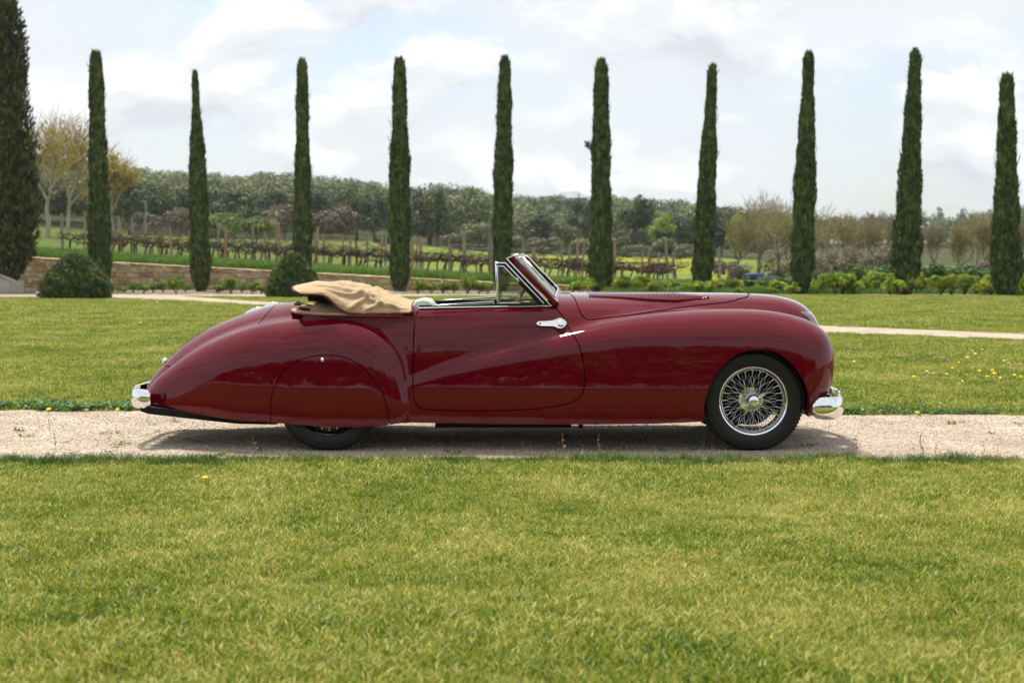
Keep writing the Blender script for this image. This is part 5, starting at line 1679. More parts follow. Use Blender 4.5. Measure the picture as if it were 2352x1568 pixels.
# clipped yew domes
def dome(i, cx_, base_y, wpx, top_y, prof, label):
    r = np.random.default_rng(300 + i)
    b = gp(cx_, base_y); D = b[1] - CAM[1]; m = D / F_PX
    Rm = wpx / 2 * m; H = (base_y - top_y) * m
    root = empty('yew_dome', (b[0], b[1] + Rm * .6, 0)); tag(root, label, 'topiary', 'clipped yew domes on the lawn')
    n = 15000
    h = r.random(n) ** .8; a = r.random(n) * 6.283
    R_ = np.interp(h, prof[0], prof[1]) * Rm
    lump = 1 + .03 * np.sin(a * 9 + h * 14) + .03 * np.sin(h * 25 + a * 5)
    out = np.stack([np.cos(a), np.sin(a), .35 + .9 * h], 1); out = unit(out)
    P = np.stack([R_ * lump * np.cos(a), R_ * lump * np.sin(a), h * H], 1) * (.93 + .08 * r.random((n, 1)))
    A = unit(out * .8 + rand_dirs(r, n) * .9); B = unit(np.cross(A, rand_dirs(r, n)))
    parts = [kites(P, A, B, .07 + .08 * r.random(n), .03 + .03 * r.random(n))]
    hs = np.linspace(0, .985, 26); aa = np.linspace(0, 2 * np.pi, 28, endpoint=False); Hh, Aa = np.meshgrid(hs, aa, indexing='ij')
    Rr = np.interp(Hh, prof[0], prof[1]) * Rm * .92
    C = np.stack([Rr * np.cos(Aa), Rr * np.sin(Aa), Hh * H * .95], -1).reshape(-1, 3)
    ii, jj = np.meshgrid(np.arange(25), np.arange(28), indexing='ij')
    parts.append((C, np.stack([ii * 28 + jj, ii * 28 + (jj + 1) % 28, (ii + 1) * 28 + (jj + 1) % 28, (ii + 1) * 28 + jj], -1).reshape(-1, 4)))
    v, f = merge(parts); link('foliage', mesh_np('foliage', v, f), LM['yew'], root)
    MB().tube([(0, 0, -.05), (0, 0, H * .5)], [.10, .07], 8).build('stem', BARK_BROWN, root, smooth=True)
dome(0, 159.5, 688, 162, 582, ([0, .06, .2, .36, .55, .72, .86, .95, 1.0], [.88, .97, 1.0, .96, .80, .60, .40, .22, .05]), 'wide clipped yew dome beside the stone steps')
dome(1, 668, 684, 127, 582, ([0, .06, .2, .4, .6, .78, .9, .97, 1.0], [.92, .98, 1.0, .92, .74, .52, .34, .18, .05]), 'smaller clipped yew dome rising behind the folded beige hood')

# ------------------------------------------------------------------ stone wall and steps
STONE = principled('wall_stone', (0.4, 0.3, 0.19), .95, spec=.1)
def _stone(m):
    n, l, b = nodes_of(m)
    oi = n.new('ShaderNodeObjectInfo'); r = n.new('ShaderNodeValToRGB'); el = r.color_ramp.elements
    for _ in range(3): el.new(.5)
    for e, (p, c) in zip(el, [(0, (0.38, 0.265, 0.15)), (.3, (0.52, 0.39, 0.235)), (.55, (0.62, 0.48, 0.30)), (.8, (0.66, 0.56, 0.40)), (1, (0.46, 0.38, 0.29))]): e.position = p; e.color = (*c, 1)
    l.new(oi.outputs['Random'], r.inputs['Fac'])
    geo = n.new('ShaderNodeNewGeometry'); t = n.new('ShaderNodeTexNoise'); t.inputs['Scale'].default_value = 7; t.inputs['Detail'].default_value = 8; t.inputs['Roughness'].default_value = .7
    l.new(geo.outputs['Position'], t.inputs['Vector'])
    r2 = n.new('ShaderNodeValToRGB'); r2.color_ramp.elements[0].position = .3; r2.color_ramp.elements[1].position = .7
    r2.color_ramp.elements[0].color = (.62, .58, .54, 1); r2.color_ramp.elements[1].color = (1.12, 1.1, 1.06, 1)
    l.new(t.outputs['Fac'], r2.inputs['Fac'])
    mx = n.new('ShaderNodeMix'); mx.data_type = 'RGBA'; mx.blend_type = 'MULTIPLY'; mx.inputs['Factor'].default_value = 1
    l.new(r.outputs['Color'], mx.inputs['A']); l.new(r2.outputs['Color'], mx.inputs['B']); l.new(mx.outputs['Result'], b.inputs['Base Color'])
    bp = n.new('ShaderNodeBump'); bp.inputs['Strength'].default_value = .7; bp.inputs['Distance'].default_value = .03
    l.new(t.outputs['Fac'], bp.inputs['Height']); l.new(bp.outputs[0], b.inputs['Normal'])
_stone(STONE)
MORTAR = principled('wall_mortar', (0.36, 0.29, 0.20), 1, spec=.05)
add_noise_color(MORTAR, [(.3, (0.40, 0.31, 0.20)), (.7, (0.56, 0.46, 0.33))], scale=3, coord='World', bump=.5, bump_scale=20, bump_dist=.02)
def stone_variant(k):
    r = np.random.default_rng(k)
    # rough block: a face pulled in at its rim
    V = []
    ring = [(-.5, -.5), (0, -.53), (.5, -.5), (.53, 0), (.5, .5), (0, .53), (-.5, .5), (-.53, 0)]
    for y, s in ((.5, 1.0), (-.25, 1.0), (-.5, .80)):
        for u, w in ring: V.append((u * s * (1 + .10 * (r.random() - .5)) * .97, y + .12 * (r.random() - .5) * (y < 0), w * s * (1 + .14 * (r.random() - .5)) * .95))
    V.append((0, -.58, 0))
    Fc = [(a * 8 + i, a * 8 + (i + 1) % 8, (a + 1) * 8 + (i + 1) % 8, (a + 1) * 8 + i) for a in range(2) for i in range(8)] + [(16 + i, 16 + (i + 1) % 8, 24) for i in range(8)]
    me = mesh_from('stone', V, Fc, False); me.materials.append(STONE)
    bm = bmesh.new(); bm.from_mesh(me); bmesh.ops.recalc_face_normals(bm, faces=bm.faces[:]); bm.to_mesh(me); bm.free()
    return me
STONES = [stone_variant(k) for k in range(7)]
def build_wall():
    ang = math.atan2(wall_dir[1], wall_dir[0])
    root = empty('stone_wall', (WALL_A[0], WALL_A[1], 0)); tag(root, 'low honey coloured rubble stone wall holding up the vineyard terrace', 'wall')
    root.rotation_euler = (0, 0, ang)
    r = R
    Ltot = wall_len
    topL = lambda u: float(wall_top(WALL_A[0] + u * wall_dir[0]))
    n = 40; us = np.linspace(-3, Ltot, n)
    V = []
    for u in us:
        h = topL(u) - .06
        V += [(u, .06, -.1), (u, .06, h), (u, .55, h), (u, .55, -.1)]
    Fc = [(i * 4 + j, i * 4 + j + 1, (i + 1) * 4 + j + 1, (i + 1) * 4 + j) for i in range(n - 1) for j in range(3)] + [(0, 1, 2, 3), ((n - 1) * 4, (n - 1) * 4 + 3, (n - 1) * 4 + 2, (n - 1) * 4 + 1)]
    MB().add(V, Fc).build('wall_core', MORTAR, root)
    z = -.02; k = 0; cnt = 0
    courses = [.26, .30, .25, .29, .27, .26, .22]
    for ch in courses:
        u = -1.0 - R.random() * .4
        while u < Ltot:
            w = R.choice((R.uniform(.22, .38), R.uniform(.34, .68)))
            h = topL(u + w / 2) - .075
            hh = min(ch, h - z)
            if hh > .09:
                two = hh > .22 and R.random() < .22
                for q in range(2 if two else 1):
                    h1 = hh / 2 if two else hh
                    o = link('stone', STONES[R.randrange(7)], None, root); cnt += 1
                    o.scale = (w - .03, .22, (h1 - .018) * R.uniform(.84, 1.06))
                    o.location = (u + w / 2, .10 + R.uniform(-.012, .02), z + h1 / 2 + q * h1 + R.uniform(-.025, .025) * (not two))
                    o.rotation_euler = (R.uniform(-.03, .03), R.uniform(-.13, .13), R.uniform(-.03, .03))
            u += w
        z += ch
    u = -1.0
    while u < Ltot:
        w = R.uniform(.7, 1.15)
        h = topL(u + w / 2); sl = (topL(u + w) - topL(u)) / w
        o = link('coping_stone', STONES[R.randrange(7)], None, root)
        o.scale = (w - .02, .56, .085); o.location = (u + w / 2, .27, h - .035); o.rotation_euler = (0, -math.atan(sl), 0)
        u += w
build_wall()

STEP = principled('pale_stone', (0.46, 0.40, 0.31), .95)
add_noise_color(STEP, [(.3, (0.34, 0.29, 0.22)), (.7, (0.56, 0.50, 0.41))], scale=3, coord='World', bump=.5, bump_scale=14, bump_dist=.03)
def steps():
    p = gp(0, 672)
    root = empty('stone_steps', (p[0], p[1], 0)); tag(root, 'pale stone steps with a sloping side wall below the large cypress', 'steps')
    m = (p[1] - CAM[1]) / F_PX
    for k in range(5):
        MB().box((.36 * (1.6 - k) - .2, .9, .085 + .17 * k), (.62 + .36 * 2 * (k == 0), 1.5, .17 - .006)).build('step', STEP, root, bevel=.012)
        MB().box((.36 * (1.6 - k) - .8, .9, (.17 * k) / 2), (.8, 1.48, max(.17 * k, .02))).build('step_base', STEP, root)
    xe = (52 - 0) * m
    MB().box((xe - .17, -.02, .24), (.36, .42, .52)).build('newel_block', STEP, root, bevel=.02)
    MB().prism([(xe - .34, -.02), (xe - .34, .46), (xe - .40, .50), (-1.2, 1.18), (-1.2, -.02)], -.12, .10).build('side_wall', STEP, root, bevel=.012)
    MB().prism([(xe - .30, .46), (xe - .36, .545), (-1.25, 1.27), (-1.25, 1.17)], -.17, .15).build('coping', STEP, root, bevel=.012)
steps()
sp_ = gp(86, 683.5)
gl_ = empty('garden_spotlight', tuple(sp_)); tag(gl_, 'small grey garden spotlight on the lawn beside the wide yew dome', 'lamp')
MB().tube([(0, 0, -.02), (0, 0, .08)], .02, 8).build('stake', principled('grey_metal', (.25, .30, .36), .4, .3), gl_)
MB().tube([(-.02, .02, .07), (.02, -.03, .20)], [.05, .065], 12).build('lamp_head', MATS['grey_metal'], gl_, smooth=True)

LAND = [(231, 'flat-topped'), (462, 'pointed'), (696, 'slim'), (918, 'whiskery'), (1152, 'quarterlight'), (1380, 'twiggy'), (1611, 'leaning'), (1841, 'bonnet-front'), (2078, 'feathery'), (2310, 'shaggy')]
def where(px, w_px=0):
    d, nm = min((abs(px - q), t) for q, t in LAND)
    if d < 34: return 'behind the %s cypress' % nm
    lo = [t for q, t in LAND if q < px]; hi = [t for q, t in LAND if q > px]
    if not lo: return 'beyond the wide yew dome'
    if not hi: return 'past the shaggy cypress'
    return 'beyond the gap of the %s and %s cypresses' % (lo[-1], hi[0])
# ------------------------------------------------------------------ shrubs along the bed
def shrub_mesh(seed, n, leaf, upright=.5):
    r = np.random.default_rng(seed)
    v, f = lobed_crown(r, n, (0, 0, .5), (.5, .5, .5), 9, leaf, flat=.9, fill=.5, lobe_size=.36)
    v[:, 2] = np.maximum(v[:, 2], .02)
    return v, f
def shrub_proto(kind, seed, n=420, leaf=.11):
    v, f = shrub_mesh(seed, n, leaf); me = mesh_np('leaves', v, f); me.materials.append(LM[kind])
    mb = MB(); r = np.random.default_rng(seed + 1)
    for k in range(6):
        a = r.random() * 6.28; mb.tube([(0, 0, -.03), (.12 * math.cos(a), .12 * math.sin(a), .25), (.28 * math.cos(a), .28 * math.sin(a), .6)], [.018, .014, .006], 4, cap=False)
    sm = bpy.data.meshes.new('stems'); sm.from_pydata(mb.v, [], mb.f); sm.materials.append(BARK_BROWN)
    return me, sm
SHR = {k: [shrub_proto(k, 500 + 7 * j + 100 * q, n, lf) for j in range(4)] for q, (k, n, lf) in enumerate((('shrub', 700, .085), ('yshrub', 900, .075), ('herb', 1000, .08)))}
def put_shrub(name, kind, X, Y, w, h, label, cat, group):
    me, sm = SHR[kind][R.randrange(4)]
    o = empty(name, (X, Y, float(ground_z(X, Y))), R.random() * 6.28); o.scale = (w, w, h)
    tag(o, label, cat, group)
    link('leaves', me, None, o); link('stems', sm, None, o)
    return o
for px, py, w, h in [(258, 674, .5, .42), (283, 674.5, .45, .35), (306, 674, .5, .45), (330, 674.5, .55, .5), (352, 674, .5, .45), (375, 674, .55, .55), (404, 674.5, .7, .85), (426, 674, .4, .4), (500, 675, .5, .45), (530, 675, .75, .8), (556, 675, .5, .5),
                     (580, 675, .6, .6), (600, 675, .5, .45), (744, 675, .5, .4), (766, 675, .6, .5), (960, 675, .7, .7), (990, 675, .6, .5), (1018, 675, .7, .6), (1044, 675, .6, .55), (1074, 675, .75, .8), (1100, 675, .6, .6), (1120, 675, .6, .5), (835, 675, .6, .5), (868, 675, .5, .45)]:
    p = gp(px, py + R.uniform(-2.5, .5)); put_shrub('bed_shrub', 'shrub', p[0], p[1], w * 1.25, h, 'small green shrub below the stone wall ' + where(px).replace('beyond the gap of', 'between').replace('behind', 'beside').replace('beyond', 'near'), 'shrub', 'small shrubs along the stone wall')
for k in range(46):
    px = 1300 + (2420 - 1300) * (k + R.random() * .7) / 46
    py = np.interp(px, [1300, 1840, 2400], [673, 676, 680]) + R.uniform(-4.5, .5)
    s = R.uniform(.75, 1.25) * (.5 if 1690 < px < 1775 else 1)
    p = gp(px, py); put_shrub('flowering_shrub', 'yshrub', p[0], p[1], 1.05 * s, .62 * s * (1.25 if px > 1850 else 1), 'yellow flowering shrub in the bed ' + where(px).replace('beyond the gap of', 'between').replace('behind', 'beside').replace('cypresses', 'cypresses'), 'shrub', 'yellow flowering shrubs in the bed')
for k in range(30):
    px = 1640 + (2440 - 1640) * (k + R.random() * .6) / 30
    D = R.uniform(63, 68)
    X, Y = (px - 1176) / F_PX * D, CAM[1] + D
    h = np.interp(px, [1640, 1850, 1950, 2400], [.35, .6, 1.25, 1.1]) * R.uniform(.85, 1.15)
    put_shrub('tall_herb', 'herb', X, Y, 1.7, h, 'tall green herb clump ' + where(px), 'plant', 'tall green herbs behind the bed')
# rough grass on the terrace edge above the wall
tcl = [clump(60, .30, .12, .34, .025, 260 + k, .5) for k in range(4)]
x = r_.uniform(-30, 14, 2600); off = .7 + r_.random(2600) ** 1.2 * 4.0; y = wall_y(x) + off
scatter('terrace_grass', tcl, np.stack([x, y, ground_z(x, y)], 1), .6 + .6 * r_.random(2600), MEADOW, 'bright green grass strip on top of the stone wall', 'grass', 8)
x = r_.uniform(4, 30, 2400); y = CAM[1] + r_.uniform(58, 68, 2400)
scatter('bed_grass', tcl, np.stack([x, y, ground_z(x, y)], 1), .5 + .6 * r_.random(2400), MEADOW, 'green ground cover under the flowering shrubs', 'ground cover', 9)

# ------------------------------------------------------------------ vineyard
POST_M = [bark('grey_post_wood', (.24, .20, .16), (.40, .35, .29)), bark('orange_post_wood', (.30, .13, .055), (.44, .22, .10)), bark('tan_post_wood', (.34, .24, .14), (.48, .36, .23))]
VINE = bark('vine_bark', (0.055, 0.032, 0.026), (0.12, 0.075, 0.06))
def vine_mesh(seed):
    r = np.random.default_rng(seed); mb = MB()
    p = [Vector((0, 0, -.05))]
    for k in range(5): p.append(p[-1] + Vector((r.normal() * .05, r.normal() * .04, .13)))
    mb.tube(p, [.055, .045, .04, .042, .045, .05], 6)
    head = p[-1]
    for sg in (-1, 1):
        q = [head]
        for k in range(4): q.append(q[-1] + Vector((sg * .15, r.normal() * .05, r.normal() * .06 + .01)))
        mb.tube(q, [.035, .032, .03, .026, .02], 5)
        for j in range(9):
            c = q[1 + j % 4]; mb.tube([c, c + Vector((r.normal() * .06, r.normal() * .05, .10)), c + Vector((r.normal() * .16, r.normal() * .10, .14 + .2 * r.random()))], [.016, .011, .007], 4, cap=False)
    for j in range(7):
        z = .58 + .5 * r.random(); x0 = r.uniform(-.5, .1); y0 = r.normal() * .05
        mb.tube([(x0, y0, z), (x0 + .2, y0 + r.normal() * .05, z + r.normal() * .06), (x0 + .45, y0 + r.normal() * .06, z + r.normal() * .09)], [.014, .012, .007], 4, cap=False)
    me = bpy.data.meshes.new('vine'); me.from_pydata(mb.v, [], mb.f); me.polygons.foreach_set('use_smooth', np.ones(len(me.polygons), dtype=bool)); me.materials.append(VINE)
    return me
VINES = [vine_mesh(700 + k) for k in range(6)]
def post_mesh(k):
    mb = MB(); mb.tube([(0, 0, -.2), (0, 0, .5), (0, 0, 1.0)], [.055, .05, .047], 7)
    me = bpy.data.meshes.new('wooden_post'); me.from_pydata(mb.v, [], mb.f); me.materials.append(POST_M[k]); return me
POSTS = [post_mesh(k) for k in range(3)]
WIRE = principled('rusty_wire', (.10, .085, .075), .6, .6)
ang_w = math.atan2(wall_dir[1], wall_dir[0])
PLAB = ['weathered grey wooden post standing in the vineyard rows', 'orange brown stake standing in the vineyard rows', 'tan wooden post standing in the vineyard rows']
PGRP = ['grey vineyard posts', 'orange vineyard stakes', 'tan vineyard posts']
for row, off in enumerate((5.2, 8.6, 12.2, 16.0)):
    u = 0.2 + R.random()
    while u < 42:
        X = WALL_A[0] + u * wall_dir[0]; Y = wall_y(X) + off
        if X > 8.0: break
        if row < 3:
            o = link('grape_vine', VINES[R.randrange(6)]); o.location = (X, Y, float(ground_z(X, Y))); o.rotation_euler = (0, 0, ang_w + R.uniform(-.12, .12)); o.scale = [R.uniform(.9, 1.15)] * 3
            tag(o, 'gnarled bare grape vine in the %s vineyard row' % ('first', 'second', 'third')[row] + (' above the stone wall' if row == 0 else ''), 'vine', 'bare vines in the %s row' % ('first', 'second', 'third')[row])
        u += .86 + R.uniform(-.08, .08)
    for hw in (.62, .95, 1.35):
        pts = []
        for q in range(24):
            X = WALL_A[0] + (q / 23 * 38 - 1) * wall_dir[0]
            X = min(X, 9.5); Y = wall_y(X) + off
            pts.append((X, Y, float(ground_z(X, Y)) + hw))
        w = MB().tube(pts, .006, 4, cap=False).build('trellis_wire', WIRE); tag(w, 'thin trellis wire running along a vineyard row', 'wire', 'trellis wires of the vineyard')
    u = R.random() * 2
    while u < 42:
        X = WALL_A[0] + u * wall_dir[0]; Y = wall_y(X) + off + R.uniform(-.1, .1)
        if X > 10.5: break
        k = R.choices((0, 1, 2), (.45, .25, .30))[0]
        o = link('vineyard_post', POSTS[k]); o.location = (X, Y, float(ground_z(X, Y)))
        hgt = R.uniform(1.5, 2.15) if k != 1 else R.uniform(1.1, 1.5)
        o.scale = (R.uniform(1.0, 1.6),) * 2 + (hgt,); o.rotation_euler = (R.uniform(-.05, .05), R.uniform(-.06, .06), 0)
        tag(o, PLAB[k], 'post', PGRP[k])
        u += R.uniform(1.4, 2.9)
# grey steel poles beyond the vines
X, Y, Z = spot(338, 112)
g_ = empty('steel_pole', (X, Y, Z)); tag(g_, 'thin pale blue steel pole with a diagonal brace beyond the vines', 'pole')
MB().tube([(0, 0, -.2), (0, 0, 3.0)], .05, 8).build('pole', MATS['grey_metal'], g_); MB().tube([(-.5, 0, 0), (-.05, 0, 1.9)], .03, 6).build('brace', MATS['grey_metal'], g_)
for px, lab in ((2060, 'short pale steel post behind the tall herbs'), (1512, 'short pale steel post in the meadow behind the bonnet')):
    X, Y, Z = spot(px, 74); o = MB().tube([(0, 0, -.2), (0, 0, 1.5)], .045, 8).build('steel_post', MATS['grey_metal']); o.location = (X, Y, Z); tag(o, lab, 'post')

# ------------------------------------------------------------------ trees that can be told apart
def place(px, top_y, w_px, D, kind, label, group=None, seed=None, n=700, leaf=.5, trunk_h=.3, lobes=11, name='tree', crown_lo=.22, limbed=False, cat='tree', bark_m=None, fill=.35, lobe_size=.42):
    X, Y, Z = spot(px, D)
    H = max(z_at(top_y, D) - Z, .8); Wd = w_px / F_PX * D / 2
    r = np.random.default_rng(seed if seed is not None else int(px * 7 + D))
    root = empty(name, (X, Y, Z)); tag(root, label, cat, group)
    bm_ = bark_m or BARK_BROWN
    if limbed:
        mb, tips = limbs(r, (0, 0, -.1), H, max(.12, H * .030), .75, 4, first=.30, sides=6)
        zt = max(t[0].z for t in tips); xt = max(abs(t[0].x) for t in tips)
        sx_, sz_ = Wd * .95 / max(xt, .1), H * .97 / max(zt, .1)
        mb.v = [(v[0] * sx_, v[1] * sx_, v[2] * sz_) for v in mb.v]
        tips = [(Vector((t[0].x * sx_, t[0].y * sx_, t[0].z * sz_)), t[1]) for t in tips]
        mb.build('trunk', bm_, root, smooth=True, recalc=False)
        v, f = merge([tip_leaves(r, tips, max(2, n // len(tips)), Wd * .10, leaf), twig_strips(r, tips, 4, H * .16, .03 + H * .002)])
        link('crown', mesh_np('crown', v, f), LM[kind], root)
    else:
        mb = MB(); mb.tube([(0, 0, -.15), (r.normal() * .1, 0, H * .3), (r.normal() * .2, 0, H * .75)], [max(.1, H * .028), max(.08, H * .02), .05], 7)
        for k in range(4):
            a = r.random() * 6.28; mb.tube([(0, 0, H * (.25 + .1 * k)), (Wd * .3 * math.cos(a), Wd * .3 * math.sin(a), H * (.42 + .1 * k)), (Wd * .6 * math.cos(a), Wd * .6 * math.sin(a), H * (.55 + .1 * k))], [H * .013, H * .009, .03], 5, cap=False)
        mb.build('trunk', bm_, root, smooth=True)
        cz = (crown_lo + 1) / 2
        v, f = lobed_crown(r, n, (0, 0, H * cz), (Wd * 1.05, Wd * 1.05, H * (1 - cz) * 1.08), lobes, leaf, flat=.35, fill=fill, lobe_size=lobe_size)
        # scale so that the crown meets the traced size
        v[:, 2] = np.minimum(v[:, 2], H * 1.01)
        link('crown', mesh_np('crown', v, f), LM[kind], root)
    return root
place(112, 282, 150, 101, 'plane', 'tall plane tree with pale forking trunk and yellow young leaves beside the large cypress', seed=3, n=600, leaf=.17, limbed=True, bark_m=BARK_PALE)
place(158, 276, 210, 108, 'plane', 'plane tree with slanting pale trunk behind the wide yew dome', seed=12, n=1000, leaf=.18, limbed=True, bark_m=BARK_PALE)
place(262, 352, 122, 116, 'plane', 'round yellow leaved plane tree at the edge of the hillside wood', seed=5, n=1500, leaf=.20, limbed=True, bark_m=BARK_PALE)
G1 = None
place(520, 490, 125, 128, 'spring', 'fresh light green bushy tree behind the vineyard beside the pointed cypress', n=3200, leaf=.20, crown_lo=.0, lobes=16)
place(590, 497, 84, 131, 'spring', 'smaller light green tree growing against the bushy one', n=2200, leaf=.20, crown_lo=.0, lobes=12)
BR = ('leafless brown oak %s', 'brown oaks below the pine wood')
for px, ty, w, D in ((415, 478, 90, 178), (655, 470, 100, 186), (745, 476, 70, 190), (790, 470, 80, 192), (620, 500, 60, 180), (340, 490, 80, 175), (470, 490, 60, 178)):
    place(px, ty, w, D, 'brown', BR[0] % where(px), BR[1], n=2000, leaf=.25, crown_lo=.0, lobes=15)
PN = ('dark rounded pine %s', 'pines at the edge of the wood')
for px, ty, w, D in ((360, 420, 110, 214), (430, 425, 100, 220), (540, 432, 110, 212), (640, 428, 100, 214), (730, 430, 100, 216), (820, 426, 100, 214), (860, 440, 80, 210), (300, 410, 90, 205), (590, 440, 90, 206), (965, 432, 70, 222), (1005, 440, 60, 218), (1240, 488, 80, 226), (1325, 456, 90, 224), (1370, 470, 90, 228), (1560, 468, 80, 236), (1590, 470, 70, 232), (1655, 468, 80, 240), (1700, 476, 70, 238)):
    place(px, ty, w, D, 'pine', PN[0] % where(px), PN[1], n=2200, leaf=.30, crown_lo=.0, lobes=18, lobe_size=.36)
place(1465, 447, 88, 196, 'pine', 'tall tiered umbrella pine standing in front of the hillside wood', n=2400, leaf=.27, crown_lo=.24, lobes=18, lobe_size=.32, fill=.2)
OL = ('grey green hedgerow tree %s', 'olive coloured hedgerow trees')
for px, ty, w, D in ((1040, 535, 70, 203), (1085, 508, 80, 205), (1130, 500, 80, 207), (1185, 540, 70, 198), (1225, 545, 80, 196), (1300, 508, 80, 200), (1265, 545, 60, 193), (1420, 530, 80, 190), (1470, 562, 90, 184), (1530, 545, 70, 187), (1585, 560, 70, 184), (1385, 560, 70, 186), (1340, 545, 60, 190)):
    place(px, ty, w, D, 'olive', OL[0] % where(px), OL[1], n=1600, leaf=.25, crown_lo=.0, lobes=14)
DK = ('low dark green bush %s', 'dark hedgerow bushes')
for px, ty, w, D in ((1060, 572, 60, 190), (1110, 575, 60, 188), (1160, 572, 50, 188), (1210, 575, 60, 187), (1250, 568, 60, 186), (1310, 570, 50, 186), (1355, 568, 50, 185), (1440, 580, 70, 180), (1500, 585, 60, 178), (1560, 582, 60, 178), (1620, 570, 60, 178)):
    place(px, ty, w, D, 'dark', DK[0] % where(px), DK[1], n=900, leaf=.25, crown_lo=0, lobes=10, name='bush', cat='bush')
place(880, 541, 42, 160, 'dark', 'round dark bush alone in the green field', n=500, leaf=.3, crown_lo=0, name='bush', cat='bush')
place(1323, 592, 44, 96, 'dark', 'square dark bush alone in the yellow flowering meadow', n=700, leaf=.18, crown_lo=0, name='bush', cat='bush', lobe_size=.5)
place(1515, 610, 66, 92, 'olive', 'rounded grey bush behind the vineyard stakes', n=700, leaf=.16, crown_lo=0, name='bush', cat='bush')
place(1522, 488, 76, 214, 'bright', 'vivid yellow green tree among the dark pines', n=1800, leaf=.26, crown_lo=.0, lobes=14)
place(1690, 494, 56, 200, 'bright', 'vivid yellow green tree behind the bare riverside trees', n=1400, leaf=.26, crown_lo=.0, lobes=12)
BA = ('bare yellowish budding tree %s', 'bare budding trees beyond the bed')
for px, ty, w, D in ((1690, 500, 120, 128), (1742, 452, 150, 138), (1790, 478, 110, 130), (1815, 500, 90, 124), (1890, 488, 120, 128), (1935, 500, 100, 122), (1985, 506, 90, 126), (2205, 520, 70, 118), (2240, 500, 80, 128), (2275, 505, 70, 118), (2340, 500, 90, 122)):
    place(px, ty, w, D, 'bare', BA[0] % where(px), BA[1], n=900, leaf=.12, limbed=True, bark_m=BARK_GREY)
BB = ('reddish brown bare tree %s', 'brown bare trees beyond the bed')
for px, ty, w, D in ((1860, 485, 90, 150), (1960, 505, 90, 150), (2010, 498, 100, 146), (2050, 503, 80, 142), (2150, 520, 60, 150)):
    place(px, ty, w, D, 'brown', BB[0] % where(px), BB[1], n=900, leaf=.13, limbed=True, bark_m=BARK_GREY)
TH = ('brown thicket %s', 'brown thickets')
for px, ty, w, D in ((2175, 612, 60, 92), (2215, 606, 80, 94), (2260, 600, 70, 95), (2300, 606, 60, 93), (2345, 600, 70, 92), (1880, 580, 90, 106), (1920, 560, 90, 112), (1965, 566, 90, 110), (2015, 560, 90, 108), (2055, 570, 80, 106), (1690, 600, 70, 112), (1785, 575, 90, 112), (1830, 590, 70, 108), (1650, 596, 60, 120), (2100, 610, 70, 100), (2290, 560, 80, 118), (2350, 550, 80, 116)):
    place(px, ty, w, D, 'brown', TH[0] % where(px), TH[1], n=1700, leaf=.13, crown_lo=0, lobes=14, name='thicket', cat='thicket', fill=.6)
# clipped dark hedge at the far side of the meadow
X0, Y0_, Z0 = spot(1505, 205); X1_, _, _ = spot(1640, 205)
rh = np.random.default_rng(5); nh = 900
zt_ = z_at(535, 205) - Z0
P = np.stack([rh.random(nh) * (X1_ - X0), rh.random(nh) * 1.2 - .6, rh.random(nh) * zt_], 1)
side = rh.random(nh); P[side < .6, 1] = -.6; P[side > .8, 2] = zt_
nn = rand_dirs(rh, nh); A = unit(np.cross(nn, rand_dirs(rh, nh))); B = np.cross(nn, A)
hv_, hf_ = kites(P, A, B, np.full(nh, .5), np.full(nh, .4))
cv, cf = MB().box(((X1_ - X0) / 2, 0, zt_ / 2), (X1_ - X0, 1.1, zt_ - .1)).v, MB().box((0, 0, 0), (1, 1, 1)).f
hv2, hf2 = merge([(hv_, hf_), (np.array(cv), np.array(cf))])
hd = link('clipped_hedge', mesh_np('clipped_hedge', hv2, hf2), LM['dark']); hd.location = (X0, Y0_, Z0); tag(hd, 'long dark clipped hedge with a level top at the far edge of the meadow', 'hedge')

# ------------------------------------------------------------------ wooded hills
def forest(name, spots, leaf, nleaf, label):
    r = np.random.default_rng(len(spots)); protos = []
    for k in range(8):
        protos.append(lobed_crown(np.random.default_rng(60 + k), nleaf, (0, 0, .54), (.5, .5, .50), 11, leaf, flat=.32, fill=.25, lobe_size=.42))
    parts = []
    for X, Y, w, h in spots:
        v, f = protos[r.integers(8)]
        a = r.random() * 6.28; c, s = math.cos(a), math.sin(a)
        q = np.stack([(v[:, 0] * c - v[:, 1] * s) * w + X, (v[:, 0] * s + v[:, 1] * c) * w + Y, v[:, 2] * h + float(ground_z(X, Y)) - .3], 1)
        parts.append((q, f))
    v, f = merge(parts)
    o = link(name, mesh_np(name, v, f), LM['forest']); tag(o, label, 'wood', kind='stuff')
rf_ = np.random.default_rng(17)
s1 = []
for k in range(570):
    D = rf_.uniform(214, 330) ; px = rf_.uniform(-420, 1120) if k < 430 else rf_.uniform(1120, 1760)
    if px > 1120: D = rf_.uniform(246, 330)
    if 870 < px < 960 and D < 250: D += 50
    X = (px - 1176) / F_PX * D; s1.append((X, CAM[1] + D, rf_.uniform(6.5, 10.5), rf_.uniform(6.5, 10) * (.82 if px > 1120 else 1)))
forest('hillside_wood', s1, .042, 620, 'mixed green pine wood covering the near hillside')
s2 = []
for k in range(1250):
    D = 330 + 330 * rf_.random() ** .8; px = rf_.uniform(-500, 2800)
    if px > 1750: D = rf_.uniform(480, 680)
    X = (px - 1176) / F_PX * D
    tall = px > 1980 and rf_.random() < .35
    s2.append((X, CAM[1] + D, rf_.uniform(8, 13) * (.6 if tall else 1), rf_.uniform(8, 11) * (1.35 if tall else 1)))
forest('distant_wood', s2, .066, 290, 'pale green wood covering the distant ridge')
